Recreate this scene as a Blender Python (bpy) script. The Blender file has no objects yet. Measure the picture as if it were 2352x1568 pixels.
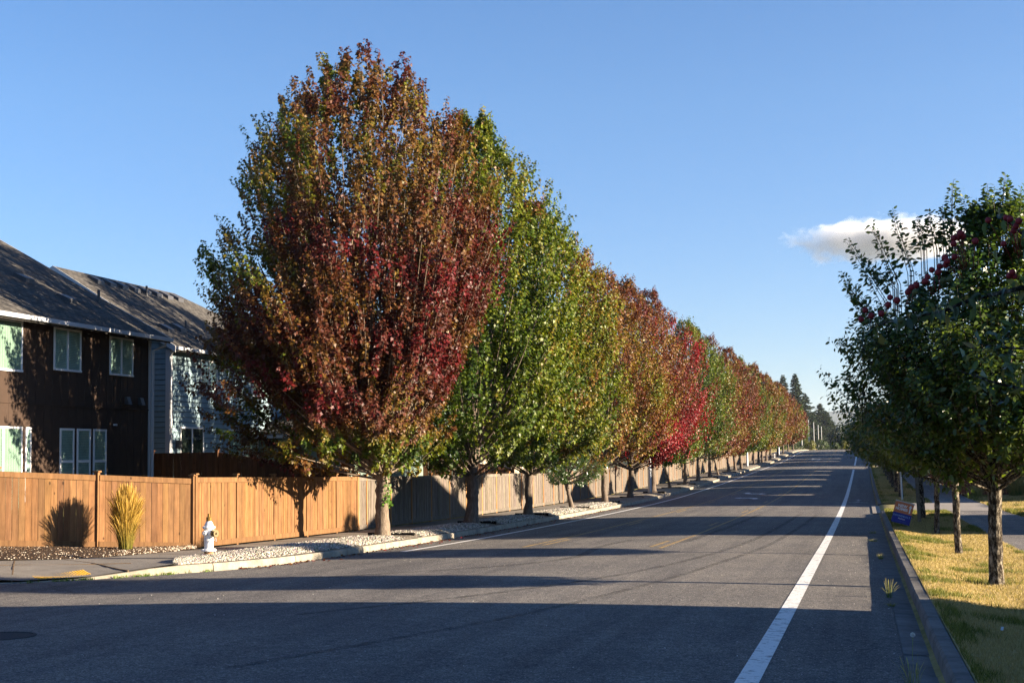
import bpy, math, random
import numpy as np
from mathutils import Vector, Matrix
R = math.radians
rnd = random.Random(7)

# ------------------------------------------------------------------ camera
def unit(v): v = np.array(v, float); return v / np.linalg.norm(v)
F_, XV, YV, ROLL = 3267.0, 1981.8, 1032.1, .033
_d = unit([XV - 1176, -(YV - 784), F_])
_U = np.array([-math.sin(ROLL), math.cos(ROLL), 0.]); _U -= _U.dot(_d) * _d; _U = unit(_U)
_X = np.cross(_U, _d); _X = -_X if _X[0] < 0 else _X
CM = np.stack([_X, _d, _U])
sc = bpy.context.scene
cam = bpy.data.objects.new('camera', bpy.data.cameras.new('camera'))
sc.collection.objects.link(cam); sc.camera = cam
cam.data.lens = F_ / 2352 * 36; cam.data.sensor_width = 36; cam.data.clip_end = 20000; cam.data.clip_start = .1
mw = Matrix.Identity(4)
for i in range(3):
    mw[i][0], mw[i][1], mw[i][2] = CM[i, 0], CM[i, 1], -CM[i, 2]
cam.matrix_world = mw

# ------------------------------------------------------------------ sky, sun, exposure
SUN_EL = R(13.8)
w = bpy.data.worlds.new('World'); sc.world = w; w.use_nodes = True
nt = w.node_tree; bg = nt.nodes['Background']
sky = nt.nodes.new('ShaderNodeTexSky'); sky.sky_type = 'NISHITA'; sky.sun_disc = False
sky.sun_elevation = SUN_EL; sky.sun_rotation = R(86); sky.air_density = 1.0; sky.dust_density = 0; sky.ozone_density = 3.5
hs = nt.nodes.new('ShaderNodeHueSaturation'); hs.inputs['Saturation'].default_value = 1.12; nt.links.new(sky.outputs[0], hs.inputs['Color']); tn = nt.nodes.new('ShaderNodeMixRGB'); tn.blend_type = 'MULTIPLY'; tn.inputs[0].default_value = 1; tn.inputs[2].default_value = (1.06, 1.0, 1.12, 1); nt.links.new(hs.outputs[0], tn.inputs[1]); tc = nt.nodes.new('ShaderNodeTexCoord'); sx = nt.nodes.new('ShaderNodeSeparateXYZ'); nt.links.new(tc.outputs['Generated'], sx.inputs[0]); rp = nt.nodes.new('ShaderNodeValToRGB'); rp.color_ramp.elements[0].color = (.60, .74, .93, 1); rp.color_ramp.elements[1].position = .24; rp.color_ramp.elements[1].color = (1, 1, 1, 1); nt.links.new(sx.outputs['Z'], rp.inputs[0]); t2 = nt.nodes.new('ShaderNodeMixRGB'); t2.blend_type = 'MULTIPLY'; t2.inputs[0].default_value = 1; nt.links.new(tn.outputs[0], t2.inputs[1]); nt.links.new(rp.outputs[0], t2.inputs[2]); nt.links.new(t2.outputs[0], bg.inputs[0]); bg.inputs[1].default_value = .047
sun = bpy.data.objects.new('sun', bpy.data.lights.new('sun', 'SUN')); sc.collection.objects.link(sun)
sun.data.energy = 5.0; sun.data.angle = R(.5); sun.data.color = (1, .83, .62)
sun.rotation_euler = (0, R(90) - SUN_EL, R(4))
sc.view_settings.view_transform = 'Standard'; sc.view_settings.look = 'None'
sc.view_settings.exposure = 2.12; sc.view_settings.gamma = 1
sc.cycles.max_bounces = 6; sc.cycles.transparent_max_bounces = 8; sc.cycles.transmission_bounces = 4
sc.cycles.use_denoising = True; sc.cycles.denoiser = 'OPENIMAGEDENOISE'; sc.cycles.denoising_input_passes = 'RGB_ALBEDO_NORMAL'; sc.cycles.denoising_prefilter = 'NONE'; sc.cycles.sample_clamp_indirect = 2.5; sc.cycles.caustics_reflective = False; sc.cycles.caustics_refractive = False; sc.cycles.blur_glossy = 1

# ------------------------------------------------------------------ helpers
def link(o, parent=None):
    sc.collection.objects.link(o)
    if parent: o.parent = parent
    return o
def tag(o, label=None, cat=None, group=None, kind=None):
    if label: o['label'] = label
    if cat: o['category'] = cat
    if group: o['group'] = group
    if kind: o['kind'] = kind
    return o
def empty(name, loc, label=None, cat=None, group=None):
    o = bpy.data.objects.new(name, None); o.location = loc; o.empty_display_size = .3
    link(o); bpy.context.view_layer.update(); return tag(o, label, cat, group)
def mesh_obj(name, V, F, mat, parent=None, col=None, smooth=False, kind=None):
    """V (n,3) in world coordinates; F: array (m,k) or list of polygons; col: per-face rgb"""
    V = np.asarray(V, float)
    if parent is not None: V = V - np.array(parent.matrix_world.translation)
    me = bpy.data.meshes.new(name)
    if isinstance(F, np.ndarray):
        m, k = F.shape
        me.vertices.add(len(V)); me.vertices.foreach_set('co', V.ravel())
        me.loops.add(m * k); me.loops.foreach_set('vertex_index', F.ravel().astype(np.int32))
        me.polygons.add(m); me.polygons.foreach_set('loop_start', np.arange(0, m * k, k, dtype=np.int32))
        me.update(calc_edges=True)
    else:
        me.from_pydata([tuple(v) for v in V], [], [tuple(int(i) for i in f) for f in F]); me.update()
    if col is not None:
        a = me.attributes.new('lc', 'FLOAT_COLOR', 'FACE')
        c = np.ones((len(me.polygons), 4)); c[:, :3] = col; a.data.foreach_set('color', c.ravel())
    if smooth: me.polygons.foreach_set('use_smooth', [True] * len(me.polygons))
    me.materials.append(mat)
    o = bpy.data.objects.new(name, me); link(o, parent)
    if kind: o['kind'] = kind
    return o
class MB:
    """collects simple solids into one mesh"""
    def __init__(s): s.V = []; s.F = []; s.C = []; s.c = (1, 1, 1)
    def add(s, vs, fs):
        n = len(s.V); s.V += [tuple(v) for v in vs]; s.F += [tuple(i + n for i in f) for f in fs]; s.C += [s.c] * len(fs)
    def box(s, x0, x1, y0, y1, z0, z1):
        s.add([(x, y, z) for z in (z0, z1) for y in (y0, y1) for x in (x0, x1)],
              [(0, 2, 3, 1), (4, 5, 7, 6), (0, 1, 5, 4), (2, 6, 7, 3), (0, 4, 6, 2), (1, 3, 7, 5)])
    def hexa(s, b, t):   # bottom quad, top quad (4 pts each, ccw)
        s.add(list(b) + list(t), [(3, 2, 1, 0), (4, 5, 6, 7), (0, 1, 5, 4), (1, 2, 6, 5), (2, 3, 7, 6), (3, 0, 4, 7)])
    def obox(s, p, q, wd, z0, z1, z0b=None, z1b=None, side=0):   # upright board from p to q (xy), thickness wd
        z0b = z0 if z0b is None else z0b; z1b = z1 if z1b is None else z1b
        dx, dy = q[0] - p[0], q[1] - p[1]; L = math.hypot(dx, dy) or 1; nx, ny = dy / L, -dx / L
        a = (side - .5) * wd; b = (side + .5) * wd
        c = [(p[0] + nx * a, p[1] + ny * a), (p[0] + nx * b, p[1] + ny * b), (q[0] + nx * b, q[1] + ny * b), (q[0] + nx * a, q[1] + ny * a)]
        zz = [z0, z0, z0b, z0b]; zt = [z1, z1, z1b, z1b]
        s.hexa([(c[i][0], c[i][1], zz[i]) for i in range(4)], [(c[i][0], c[i][1], zt[i]) for i in range(4)])
    def tube(s, pts, rad, n=8, cap=True):
        V, Fq = tube_np(pts, rad, n); s.add(V, [tuple(f) for f in Fq])
        if cap:
            b = len(s.V) - n * len(pts); e = len(s.V) - n
            s.F += [tuple(b + i for i in range(n))[::-1], tuple(e + i for i in range(n))]; s.C += [s.c] * 2
    def lathe(s, prof, c, n=16, axis=2):
        vs = []
        for r, h in prof:
            for i in range(n):
                a = 2 * math.pi * i / n; p = [r * math.cos(a), r * math.sin(a), h]
                if axis == 0: p = [p[2], p[0], p[1]]
                if axis == 1: p = [p[0], p[2], p[1]]
                vs.append((c[0] + p[0], c[1] + p[1], c[2] + p[2]))
        fs = [(j * n + i, j * n + (i + 1) % n, (j + 1) * n + (i + 1) % n, (j + 1) * n + i) for j in range(len(prof) - 1) for i in range(n)]
        fs += [tuple(range(n))[::-1], tuple((len(prof) - 1) * n + i for i in range(n))]
        s.add(vs, fs)
    def build(s, name, mat, parent=None, col=False, smooth=False, kind=None):
        return mesh_obj(name, s.V, s.F, mat, parent, np.array(s.C) if col else None, smooth, kind)
def tube_np(pts, rad, n=6):
    P = np.asarray(pts, float); rad = np.asarray(rad, float) * np.ones(len(P))
    T = np.gradient(P, axis=0); T /= np.linalg.norm(T, axis=1)[:, None] + 1e-9
    ref = np.array([0, 0, 1.]) if abs(T[0][2]) < .8 else np.array([1., 0, 0])
    A = np.cross(T, ref); A /= np.linalg.norm(A, axis=1)[:, None] + 1e-9; B = np.cross(T, A)
    an = np.arange(n) * 2 * math.pi / n
    V = P[:, None] + rad[:, None, None] * (np.cos(an)[None, :, None] * A[:, None] + np.sin(an)[None, :, None] * B[:, None])
    i = np.arange(n); j = np.arange(len(P) - 1)[:, None] * n
    Fq = np.stack([j + i, j + (i + 1) % n, j + n + (i + 1) % n, j + n + i], -1).reshape(-1, 4)
    return V.reshape(-1, 3), Fq
class NB:
    """numpy quad collector for tubes"""
    def __init__(s): s.V = []; s.F = []; s.n = 0
    def tube(s, pts, rad, n=6):
        V, Fq = tube_np(pts, rad, n); s.V.append(V); s.F.append(Fq + s.n); s.n += len(V)
    def build(s, name, mat, parent=None, smooth=True): return mesh_obj(name, np.concatenate(s.V), np.concatenate(s.F), mat, parent, None, smooth)

# ------------------------------------------------------------------ ground profile
KN = np.array([-60, 0, 5, 12, 20, 30, 40, 50, 65, 85, 110, 150, 200, 280, 330, 400, 600, 9600.])
GG = np.array([-1.7, -1.72, -1.80, -1.94, -2.09, -2.26, -2.43, -2.55, -2.69, -2.755, -2.60, -2.17, -1.6, -0.10, 0.05, 0.0, -.3, -.4])
_dd = np.diff(GG) / np.diff(KN); MM = np.zeros(len(KN)); MM[0] = _dd[0]; MM[-1] = _dd[-1]
for i in range(1, len(KN) - 1):
    h0, h1 = KN[i] - KN[i - 1], KN[i + 1] - KN[i]; MM[i] = (_dd[i - 1] * h1 + _dd[i] * h0) / (h0 + h1)
def g(Y):
    Y = np.clip(np.asarray(Y, float), KN[0], KN[-1] - 1e-6); i = np.clip(np.searchsorted(KN, Y, side='right') - 1, 0, len(KN) - 2)
    h = KN[i + 1] - KN[i]; t = (Y - KN[i]) / h
    return (2*t**3 - 3*t*t + 1) * GG[i] + (t**3 - 2*t*t + t) * h * MM[i] + (-2*t**3 + 3*t*t) * GG[i + 1] + (t**3 - t*t) * h * MM[i + 1]
def hroad(X, Y):
    u = np.clip((np.asarray(X, float) + 5.7) / 6.4, -1, 1); return g(Y) + .10 * (1 - u * u) - .04
def sm(a, b, x): t = np.clip((np.asarray(x, float) - a) / (b - a), 0, 1); return t * t * (3 - 2 * t)
def offR(Y): return .12 * sm(45, 75, Y)
def hright(X, Y):
    X = np.asarray(X, float); t = sm(.79, 1.9, X)
    return g(Y) + .13 * (1 - t) + offR(Y) * t + .35 * sm(6.5, 14, X)
# fence line at the corner
CA = np.array([-15.5, 31.25]); CD = np.array([-.681, -.732])
def fencebase(X): return -2.14 + .0825 * np.clip(-15.5 - np.asarray(X, float), 0, 9)
def ground_h(X, Y):
    X = np.asarray(X, float); Y = np.asarray(Y, float)
    yard = g(Y) + .13 + .95 * sm(-15.6, -20.5, X)
    side = (X - CA[0]) * .732 + (Y - CA[1]) * (-.681)        # >0 : street side of corner fence
    lowl = g(Y) - .14
    zl = np.where((Y < 31.3) & (side > -.1), lowl, yard)
    zl = np.where(X > -15.55, lowl, zl)
    zr = np.where(X > .75, hright(X, Y) - .05, g(Y) - .14)
    return np.where(X < -6, zl, zr)

# ------------------------------------------------------------------ materials
def mat(name, base=(.5, .5, .5), rough=.8, spec=.3, metal=0):
    m = bpy.data.materials.new(name); m.use_nodes = True; b = m.node_tree.nodes['Principled BSDF']
    b.inputs['Base Color'].default_value = (*base, 1); b.inputs['Roughness'].default_value = rough
    b.inputs['Specular IOR Level'].default_value = spec; b.inputs['Metallic'].default_value = metal
    return m
class N:
    def __init__(s, m): s.m = m; s.t = m.node_tree; s.b = s.t.nodes['Principled BSDF']
    def n(s, ty, **k):
        x = s.t.nodes.new('ShaderNode' + ty)
        for a, v in k.items(): setattr(x, a, v)
        return x
    def l(s, a, b): s.t.links.new(a, b)
    def coord(s, scale=(1, 1, 1), kind='Object'):
        if kind == 'World': o = s.n('NewGeometry').outputs['Position']
        else: o = s.n('TexCoord').outputs[kind]
        mp = s.n('Mapping'); mp.inputs['Scale'].default_value = scale; s.l(o, mp.inputs[0]); return mp.outputs[0]
    def noise(s, vec, scale, detail=4, rough=.6):
        x = s.n('TexNoise'); x.inputs['Scale'].default_value = scale; x.inputs['Detail'].default_value = detail
        x.inputs['Roughness'].default_value = rough; s.l(vec, x.inputs['Vector']); return x.outputs['Fac']
    def ramp(s, fac, stops, interp='LINEAR'):
        r = s.n('ValToRGB'); r.color_ramp.interpolation = interp; e = r.color_ramp.elements
        while len(e) < len(stops): e.new(.5)
        for i, (p, c) in enumerate(stops):
            e[i].position = p; e[i].color = (*c, 1) if len(c) == 3 else c
        s.l(fac, r.inputs[0]); return r.outputs[0]
    def mix(s, a, b, f, mode='MIX'):
        x = s.n('MixRGB', blend_type=mode)
        for i, v in ((0, f), (1, a), (2, b)):
            if hasattr(v, 'type') or hasattr(v, 'links'): s.l(v, x.inputs[i])
            elif i == 0: x.inputs[0].default_value = v
            else: x.inputs[i].default_value = (*v, 1)
        return x.outputs[0]
    def bump(s, h, strength=.3, dist=.02):
        x = s.n('Bump'); x.inputs['Strength'].default_value = strength; x.inputs['Distance'].default_value = dist
        s.l(h, x.inputs['Height']); s.l(x.outputs[0], s.b.inputs['Normal']); return x
    def base(s, c): s.l(c, s.b.inputs['Base Color'])

def m_asphalt(name, c0, c1, patch=True):
    m = mat(name, rough=.9, spec=.25); k = N(m); v = k.coord(kind='World')
    fine = k.noise(v, 55, 2, .8); big = k.noise(v, .35, 4, .6); mid = k.noise(v, 3.5, 5, .7)
    c = k.ramp(fine, [(.30, tuple(x * .55 for x in c0)), (.5, c0), (.66, tuple(min(1, x * 2.1) for x in c1))])
    c = k.mix(c, k.ramp(mid, [(.35, (.78, .78, .80)), (.65, (1.12, 1.1, 1.08))]), .8, 'MULTIPLY')
    c = k.mix(c, k.ramp(big, [(.35, (.82, .82, .84)), (.62, (1.15, 1.13, 1.1))]), .8, 'MULTIPLY')
    trk = k.noise(k.coord((1.1, .035, 1), 'World'), 1.6, 4, .6); c = k.mix(c, k.ramp(trk, [(.36, (.74, .74, .76)), (.52, (1, 1, 1)), (.66, (1.16, 1.14, 1.1))]), .85, 'MULTIPLY')
    mott = k.noise(v, 17, 3, .8); c = k.mix(c, k.ramp(mott, [(.36, (.55, .55, .57)), (.62, (1.42, 1.40, 1.36))]), .85, 'MULTIPLY')
    # pale stone chips in the binder
    vo = k.n('TexVoronoi'); vo.inputs['Scale'].default_value = 11; k.l(v, vo.inputs['Vector'])
    c = k.mix(c, (.42, .40, .37), k.ramp(vo.outputs['Distance'], [(.06, (1, 1, 1)), (.10, (0, 0, 0))]))
    if patch:   # hairline cracks
        wv = k.n('TexVoronoi', feature='DISTANCE_TO_EDGE'); wv.inputs['Scale'].default_value = .22
        dm = k.mix(v, k.n('TexNoise').outputs['Color'], .02)
        ns = k.n('TexNoise'); ns.inputs['Scale'].default_value = 1.3; ns.inputs['Detail'].default_value = 6; k.l(v, ns.inputs['Vector'])
        ad = k.n('VectorMath', operation='MULTIPLY_ADD'); k.l(ns.outputs['Color'], ad.inputs[0]); ad.inputs[1].default_value = (1.6, 1.6, 0); k.l(v, ad.inputs[2])
        k.l(ad.outputs[0], wv.inputs['Vector'])
        crack = k.ramp(wv.outputs['Distance'], [(.0, (1, 1, 1)), (.006, (0, 0, 0))])
        msk = k.ramp(k.noise(v, .12, 2), [(.52, (0, 0, 0)), (.6, (.8, .8, .8))])
        c = k.mix(c, (.02, .02, .02), k.mix((0, 0, 0), crack, msk))
    k.base(c); k.bump(fine, .55, .012); return m
ASPH = m_asphalt('asphalt', (.097, .094, .089), (.14, .13, .12))
PATHM = m_asphalt('path_asphalt', (.15, .14, .13), (.17, .16, .15), False)
def m_conc(name, c, cb=.25):
    m = mat(name, rough=.9, spec=.2); k = N(m); v = k.coord(kind='World')
    a = k.noise(v, 2.2, 6, .7); b = k.noise(v, 40, 3, .7)
    col = k.ramp(a, [(.3, tuple(x * (1 - cb) for x in c)), (.7, tuple(x * (1 + cb * .6) for x in c))])
    col = k.mix(col, k.ramp(b, [(.3, (.8, .8, .8)), (.7, (1.15, 1.15, 1.15))]), .8, 'MULTIPLY')
    k.base(col); k.bump(b, .3, .008); return m
CURB = m_conc('curb_concrete', (.30, .265, .205), .42); WALK = m_conc('sidewalk_concrete', (.21, .19, .165)); GUTT = m_conc('gutter_concrete', (.15, .142, .135), .45)
CURBR = m_conc('old_curb_concrete', (.155, .148, .14), .45)
def m_paint(name, c, under, wear=.5):
    m = mat(name, rough=.7, spec=.3); k = N(m); v = k.coord(kind='World')
    a = k.noise(v, 9, 7, .75); s = k.ramp(a, [(wear - .04, under), (wear + .04, c)])
    k.base(k.mix(s, k.ramp(k.noise(v, 60, 2), [(.3, (.8, .8, .8)), (.7, (1.1, 1.1, 1.1))]), .7, 'MULTIPLY')); return m
PWHITE = m_paint('white_road_paint', (.72, .71, .68), (.22, .21, .20), .43); PYEL = m_paint('yellow_road_paint', (.40, .245, .055), (.125, .112, .09), .49); PLINE = m_paint('fresh_white_paint', (.75, .74, .72), (.4, .39, .37), .33)
PWORN = m_paint('worn_white_paint', (.5, .49, .48), (.13, .12, .11), .48)
def m_wood(name, ca, cb, streak=.5, rough=.8):
    m = mat(name, rough=rough, spec=.2); k = N(m); v = k.coord((14, 14, .9), 'World'); a = k.noise(v, 1.5, 6, .7)
    v2 = k.coord((3, 3, 1.2), 'World'); b = k.noise(v2, 2.5, 4, .6)
    at = k.n('Attribute', attribute_name='lc').outputs['Color']
    c = k.ramp(a, [(.3, ca), (.7, cb)]); c = k.mix(c, k.ramp(b, [(.3, (.72, .72, .72)), (.7, (1.15, 1.15, 1.15))]), streak, 'MULTIPLY')
    kn = k.n('TexVoronoi'); kn.inputs['Scale'].default_value = 3.1; k.l(k.coord((1, 1, .55), 'World'), kn.inputs['Vector'])
    c = k.mix(c, tuple(x * .35 for x in ca), k.ramp(kn.outputs['Distance'], [(.05, (.9, .9, .9)), (.085, (0, 0, 0))]))
    k.base(k.mix(c, at, 1, 'MULTIPLY')); k.bump(a, .35, .006); return m
CEDAR = m_wood('stained_cedar', (.135, .066, .026), (.245, .130, .054), .8); GREYW = m_wood('weathered_wood', (.085, .072, .058), (.225, .19, .155), .9)
DARKW = m_wood('dark_brown_wood', (.06, .028, .014), (.13, .06, .03)); REDW = m_wood('red_brown_wood', (.13, .045, .03), (.22, .085, .055))
POSTW = m_wood('fence_post_wood', (.30, .14, .05), (.42, .22, .09)); TIMB = m_wood('bed_timber', (.10, .075, .05), (.18, .14, .10))
def m_bark(name, c0, c1, sc_=6, stretch=.25, w=.18):
    m = mat(name, rough=.95, spec=.15); k = N(m); v = k.coord((1, 1, stretch), 'World'); a = k.noise(v, sc_ * 2.5, 6, .75)
    k.base(k.ramp(a, [(.52 - w, c0), (.54, tuple((x * 1.6 + y) / 2.6 for x, y in zip(c0, c1))), (.54 + w * .8, c1)])); k.bump(a, .9, .04); return m
BARK1 = m_bark('pale_maple_bark', (.11, .08, .055), (.36, .29, .22)); BARK2 = m_bark('brown_maple_bark', (.085, .065, .05), (.24, .19, .15)); BARK3 = m_bark('lichen_bark', (.022, .016, .011), (.30, .26, .20), 9, .4, .06)
def m_leaf(name, trans=.3, rough=.42, spec=.45, vary=None):
    m = mat(name, rough=rough, spec=spec); k = N(m); at = k.n('Attribute', attribute_name='lc').outputs['Color']
    k.base(at); tr = k.n('BsdfTranslucent'); k.l(k.mix(at, (1.25, 1.3, .7), 1, 'MULTIPLY'), tr.inputs[0])
    mx = k.n('MixShader'); mx.inputs[0].default_value = trans; k.l(k.b.outputs[0], mx.inputs[1]); k.l(tr.outputs[0], mx.inputs[2])
    k.l(mx.outputs[0], k.t.nodes['Material Output'].inputs[0]); return m
LEAF = m_leaf('maple_leaves', .22, .46, .26); LEAFR = m_leaf('glossy_leaves', .42, .28, .6); NEEDLE = m_leaf('conifer_needles', .15, .7, .2); GRASSM = m_leaf('grass_blades', .3, .6, .25)
def m_attr(name, rough=.8, spec=.2):
    m = mat(name, rough=rough, spec=spec); k = N(m); k.base(k.n('Attribute', attribute_name='lc').outputs['Color']); return m
STONE = m_attr('white_gravel', .85); CHIPS = m_attr('mulch_chips', .95)
def m_simple(name, c0, c1, s=8, rough=.9, bs=.4, bd=.02):
    m = mat(name, rough=rough, spec=.15); k = N(m); v = k.coord(kind='World'); a = k.noise(v, s, 6, .7)
    k.base(k.ramp(a, [(.33, c0), (.67, c1)])); k.bump(a, bs, bd); return m
MULCH = m_simple('dark_mulch', (.018, .012, .009), (.075, .05, .034), 16); GRAVB = m_simple('gravel_base', (.10, .085, .065), (.34, .30, .24), 26, .9, .9, .03)
DIRT = m_simple('bare_dirt', (.09, .06, .035), (.22, .15, .09), 9); FARG = m_simple('dry_grass_ground', (.12, .12, .035), (.36, .28, .12), 1.2)
VERGE = m_simple('verge_turf', (.20, .17, .06), (.42, .33, .16), 7)
WHITE = mat('white_trim', (.50, .51, .53), .5); WHITEP = mat('white_vinyl', (.8, .8, .8), .35, .4); DARKM = mat('dark_metal', (.06, .06, .065), .5, .4)
GALV = mat('galvanised_metal', (.40, .42, .44), .45, .5, .6); BRASS = mat('aged_brass', (.16, .12, .06), .4, .5, .7); BRONZE = mat('hydrant_brass_cap', (.30, .17, .04), .35, .5, .6)
HYD = m_conc('hydrant_white_paint', (.80, .79, .77), .06)
def m_glass():
    m = mat('window_glass', (.04, .06, .06), .04, .9); k = N(m); gl = k.n('BsdfGlossy'); gl.inputs['Roughness'].default_value = .03; gl.inputs[0].default_value = (.8, .85, .85, 1)
    tp = k.n('BsdfTransparent'); tp.inputs[0].default_value = (.80, .88, .86, 1); fr0 = k.n('LayerWeight'); fr = k.n('Math', operation='POWER'); k.l(fr0.outputs['Facing'], fr.inputs[0]); fr.inputs[1].default_value = 5; fr0.inputs[0].default_value = .5
    ad = k.n('Math', operation='ADD'); ad.inputs[1].default_value = .05; k.l(fr.outputs[0], ad.inputs[0])
    mx = k.n('MixShader'); k.l(ad.outputs[0], mx.inputs[0]); k.l(tp.outputs[0], mx.inputs[1]); k.l(gl.outputs[0], mx.inputs[2])
    k.l(mx.outputs[0], k.t.nodes['Material Output'].inputs[0]); return m
GLASS = m_glass(); ROOMD = mat('dark_room', (.03, .03, .028), .9)
def m_stripe(name, c0, c1, period, axis='Z', rough=.7, sharp=.15, bs=.5):
    m = mat(name, rough=rough, spec=.25); k = N(m); p = k.n('NewGeometry').outputs['Position']; sp = k.n('SeparateXYZ'); k.l(p, sp.inputs[0])
    a = k.n('Math', operation='DIVIDE'); k.l(sp.outputs[axis], a.inputs[0]); a.inputs[1].default_value = period
    f = k.n('Math', operation='FRACT'); k.l(a.outputs[0], f.inputs[0])
    r = k.ramp(f.outputs[0], [(0, c0), (sharp, c1), (1, c1)]); v = k.coord(kind='World')
    k.base(k.mix(r, k.ramp(k.noise(v, 4, 5), [(.3, (.85, .85, .85)), (.7, (1.1, 1.1, 1.1))]), .8, 'MULTIPLY'))
    k.bump(k.ramp(f.outputs[0], [(0, (0, 0, 0)), (sharp, (1, 1, 1)), (1, (1, 1, 1))]), bs, .01); return m
DSIDE = m_stripe('dark_brown_board_siding', (.010, .006, .005), (.046, .028, .019), .40, 'Y', .8, .05)
BSIDE = m_stripe('blue_grey_lap_siding', (.045, .065, .075), (.23, .325, .37), .175, 'Z', .75, .14); GSIDE = m_stripe('grey_green_board_siding', (.05, .07, .06), (.17, .23, .20), .30, 'Y', .8, .08)  # blue-grey: dark band at each board's foot paints in the lap's shadow line
BLIND = m_stripe('window_blind', (.30, .34, .32), (.72, .76, .72), .045, 'Z', .6, .35)
CURT = m_stripe('window_curtain', (.30, .33, .27), (.46, .50, .42), .11, 'Y', .9, .4)
TAN = m_stripe('tan_lap_siding', (.2, .17, .13), (.42, .36, .28), .18, 'Z', .8, .1)
def m_roof(name, c0, c1):
    m = mat(name, rough=.95, spec=.12); k = N(m); p = k.n('NewGeometry').outputs['Position']; sp = k.n('SeparateXYZ'); k.l(p, sp.inputs[0])
    cb = k.n('CombineXYZ'); k.l(sp.outputs['Y'], cb.inputs[0]); z2 = k.n('Math', operation='MULTIPLY'); z2.inputs[1].default_value = 2.0; k.l(sp.outputs['Z'], z2.inputs[0]); k.l(z2.outputs[0], cb.inputs[1])
    br = k.n('TexBrick'); br.inputs['Scale'].default_value = 1; br.inputs['Brick Width'].default_value = .30; br.inputs['Row Height'].default_value = .14; br.inputs['Mortar Size'].default_value = .012
    br.inputs['Color1'].default_value = (*c0, 1); br.inputs['Color2'].default_value = (*c1, 1); br.inputs['Mortar'].default_value = (*[x * .35 for x in c0], 1)
    k.l(cb.outputs[0], br.inputs['Vector']); v = k.coord(kind='World')
    k.base(k.mix(br.outputs['Color'], k.ramp(k.noise(v, 30, 3), [(.3, (.7, .7, .7)), (.7, (1.25, 1.25, 1.25))]), .8, 'MULTIPLY'))
    iv = k.n('Math', operation='SUBTRACT'); iv.inputs[0].default_value = 1; k.l(br.outputs['Fac'], iv.inputs[1]); k.bump(iv.outputs[0], .7, .02); return m
ROOF = m_roof('charcoal_shingles', (.058, .054, .050), (.112, .104, .094))
# ------------------------------------------------------------------ ground and road
def loft(A, B, nx, hf, dz=0.):
    A = np.asarray(A, float); B = np.asarray(B, float); t = np.linspace(0, 1, nx)[None, :, None]
    P = A[:, None] * (1 - t) + B[:, None] * t; m = len(A)
    V = np.concatenate([P, (hf(P[..., 0], P[..., 1]) + dz)[..., None]], -1).reshape(-1, 3)
    i = np.arange(m - 1)[:, None] * nx; j = np.arange(nx - 1)[None]; F = np.stack([i + j, i + j + 1, i + j + 1 + nx, i + j + nx], -1).reshape(-1, 4)
    # keep normals up
    a, b, c = V[F[0, 0]], V[F[0, 1]], V[F[0, 2]]
    if np.cross(b - a, c - b)[2] < 0: F = F[:, ::-1]
    return V, np.ascontiguousarray(F)
def sheet(name, A, B, nx, hf, dz, m, parent=None, kind=None):
    V, F = loft(A, B, nx, hf, dz); return mesh_obj(name, V, F, m, parent, None, True, kind)
def yr(a, b, s): return np.linspace(a, b, max(2, int(math.ceil((b - a) / s)) + 1))
def cols(x0, x1, Ys): return np.c_[np.full(len(Ys), x0), Ys], np.c_[np.full(len(Ys), x1), Ys]

XS = np.concatenate([[-7500, -900, -300, -120, -60, -40, -30], np.arange(-26, -12, .35), np.arange(-12, 0, 2), np.arange(.4, 15, .4), [20, 30, 60, 120, 300, 900, 7500]])
YS = np.concatenate([[-60, -30, -10, 0], np.arange(4, 60, .5), np.arange(60, 340, 3), [345, 360, 380, 400, 450, 500, 600, 900, 1500, 3000, 5900, 9500]])
XX, YY = np.meshgrid(XS, YS); V = np.stack([XX, YY, ground_h(XX, YY)], -1).reshape(-1, 3); nx = len(XS)
i = np.arange(len(YS) - 1)[:, None] * nx; j = np.arange(nx - 1)[None]
mesh_obj('ground', V, np.stack([i + j, i + j + 1, i + j + 1 + nx, i + j + nx], -1).reshape(-1, 4), FARG, smooth=True, kind='structure')

# road: main carriageway with crown, plus the side street mouth on the left
Yroad = np.concatenate([yr(-30, 60, 1.), yr(61, 338, 2.)])
CP = np.array([(-12.1, 338), (-12.1, 60), (-12.08, 45), (-12.02, 36), (-11.95, 31.5), (-12.1, 28.6), (-12.55, 26.6), (-13.25, 25.2), (-13.9, 24.0), (-14.7, 22.95), (-15.8, 22.3), (-17.5, 22.0), (-22, 21.9), (-60, 21.9)])
def curb_x(Y):   # x of left curb face for the main road
    o = np.argsort(CP[:9, 1]); return np.interp(Y, CP[:9, 1][o], CP[:9, 0][o])
Ya = Yroad[Yroad >= 24]; Ya = np.concatenate([[24.], Ya[Ya > 24]])
sheet('road', np.c_[curb_x(Ya), Ya], np.c_[np.full(len(Ya), .32), Ya], 14, hroad, 0, ASPH, kind='structure')
Yb = np.concatenate([Yroad[Yroad < 21.9], [21.9]])
sheet('road', *cols(-60, .32, Yb), 60, hroad, 0, ASPH, kind='structure')
xa = np.linspace(-60, .32, 90); xe = np.interp(xa, CP[::-1][:6, 0], CP[::-1][:6, 1]); xe = np.where(xa > -13.9, 24, xe)
sheet('road', np.c_[xa, np.full(90, 21.9)], np.c_[xa, xe], 3, hroad, 0, ASPH, kind='structure')
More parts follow.
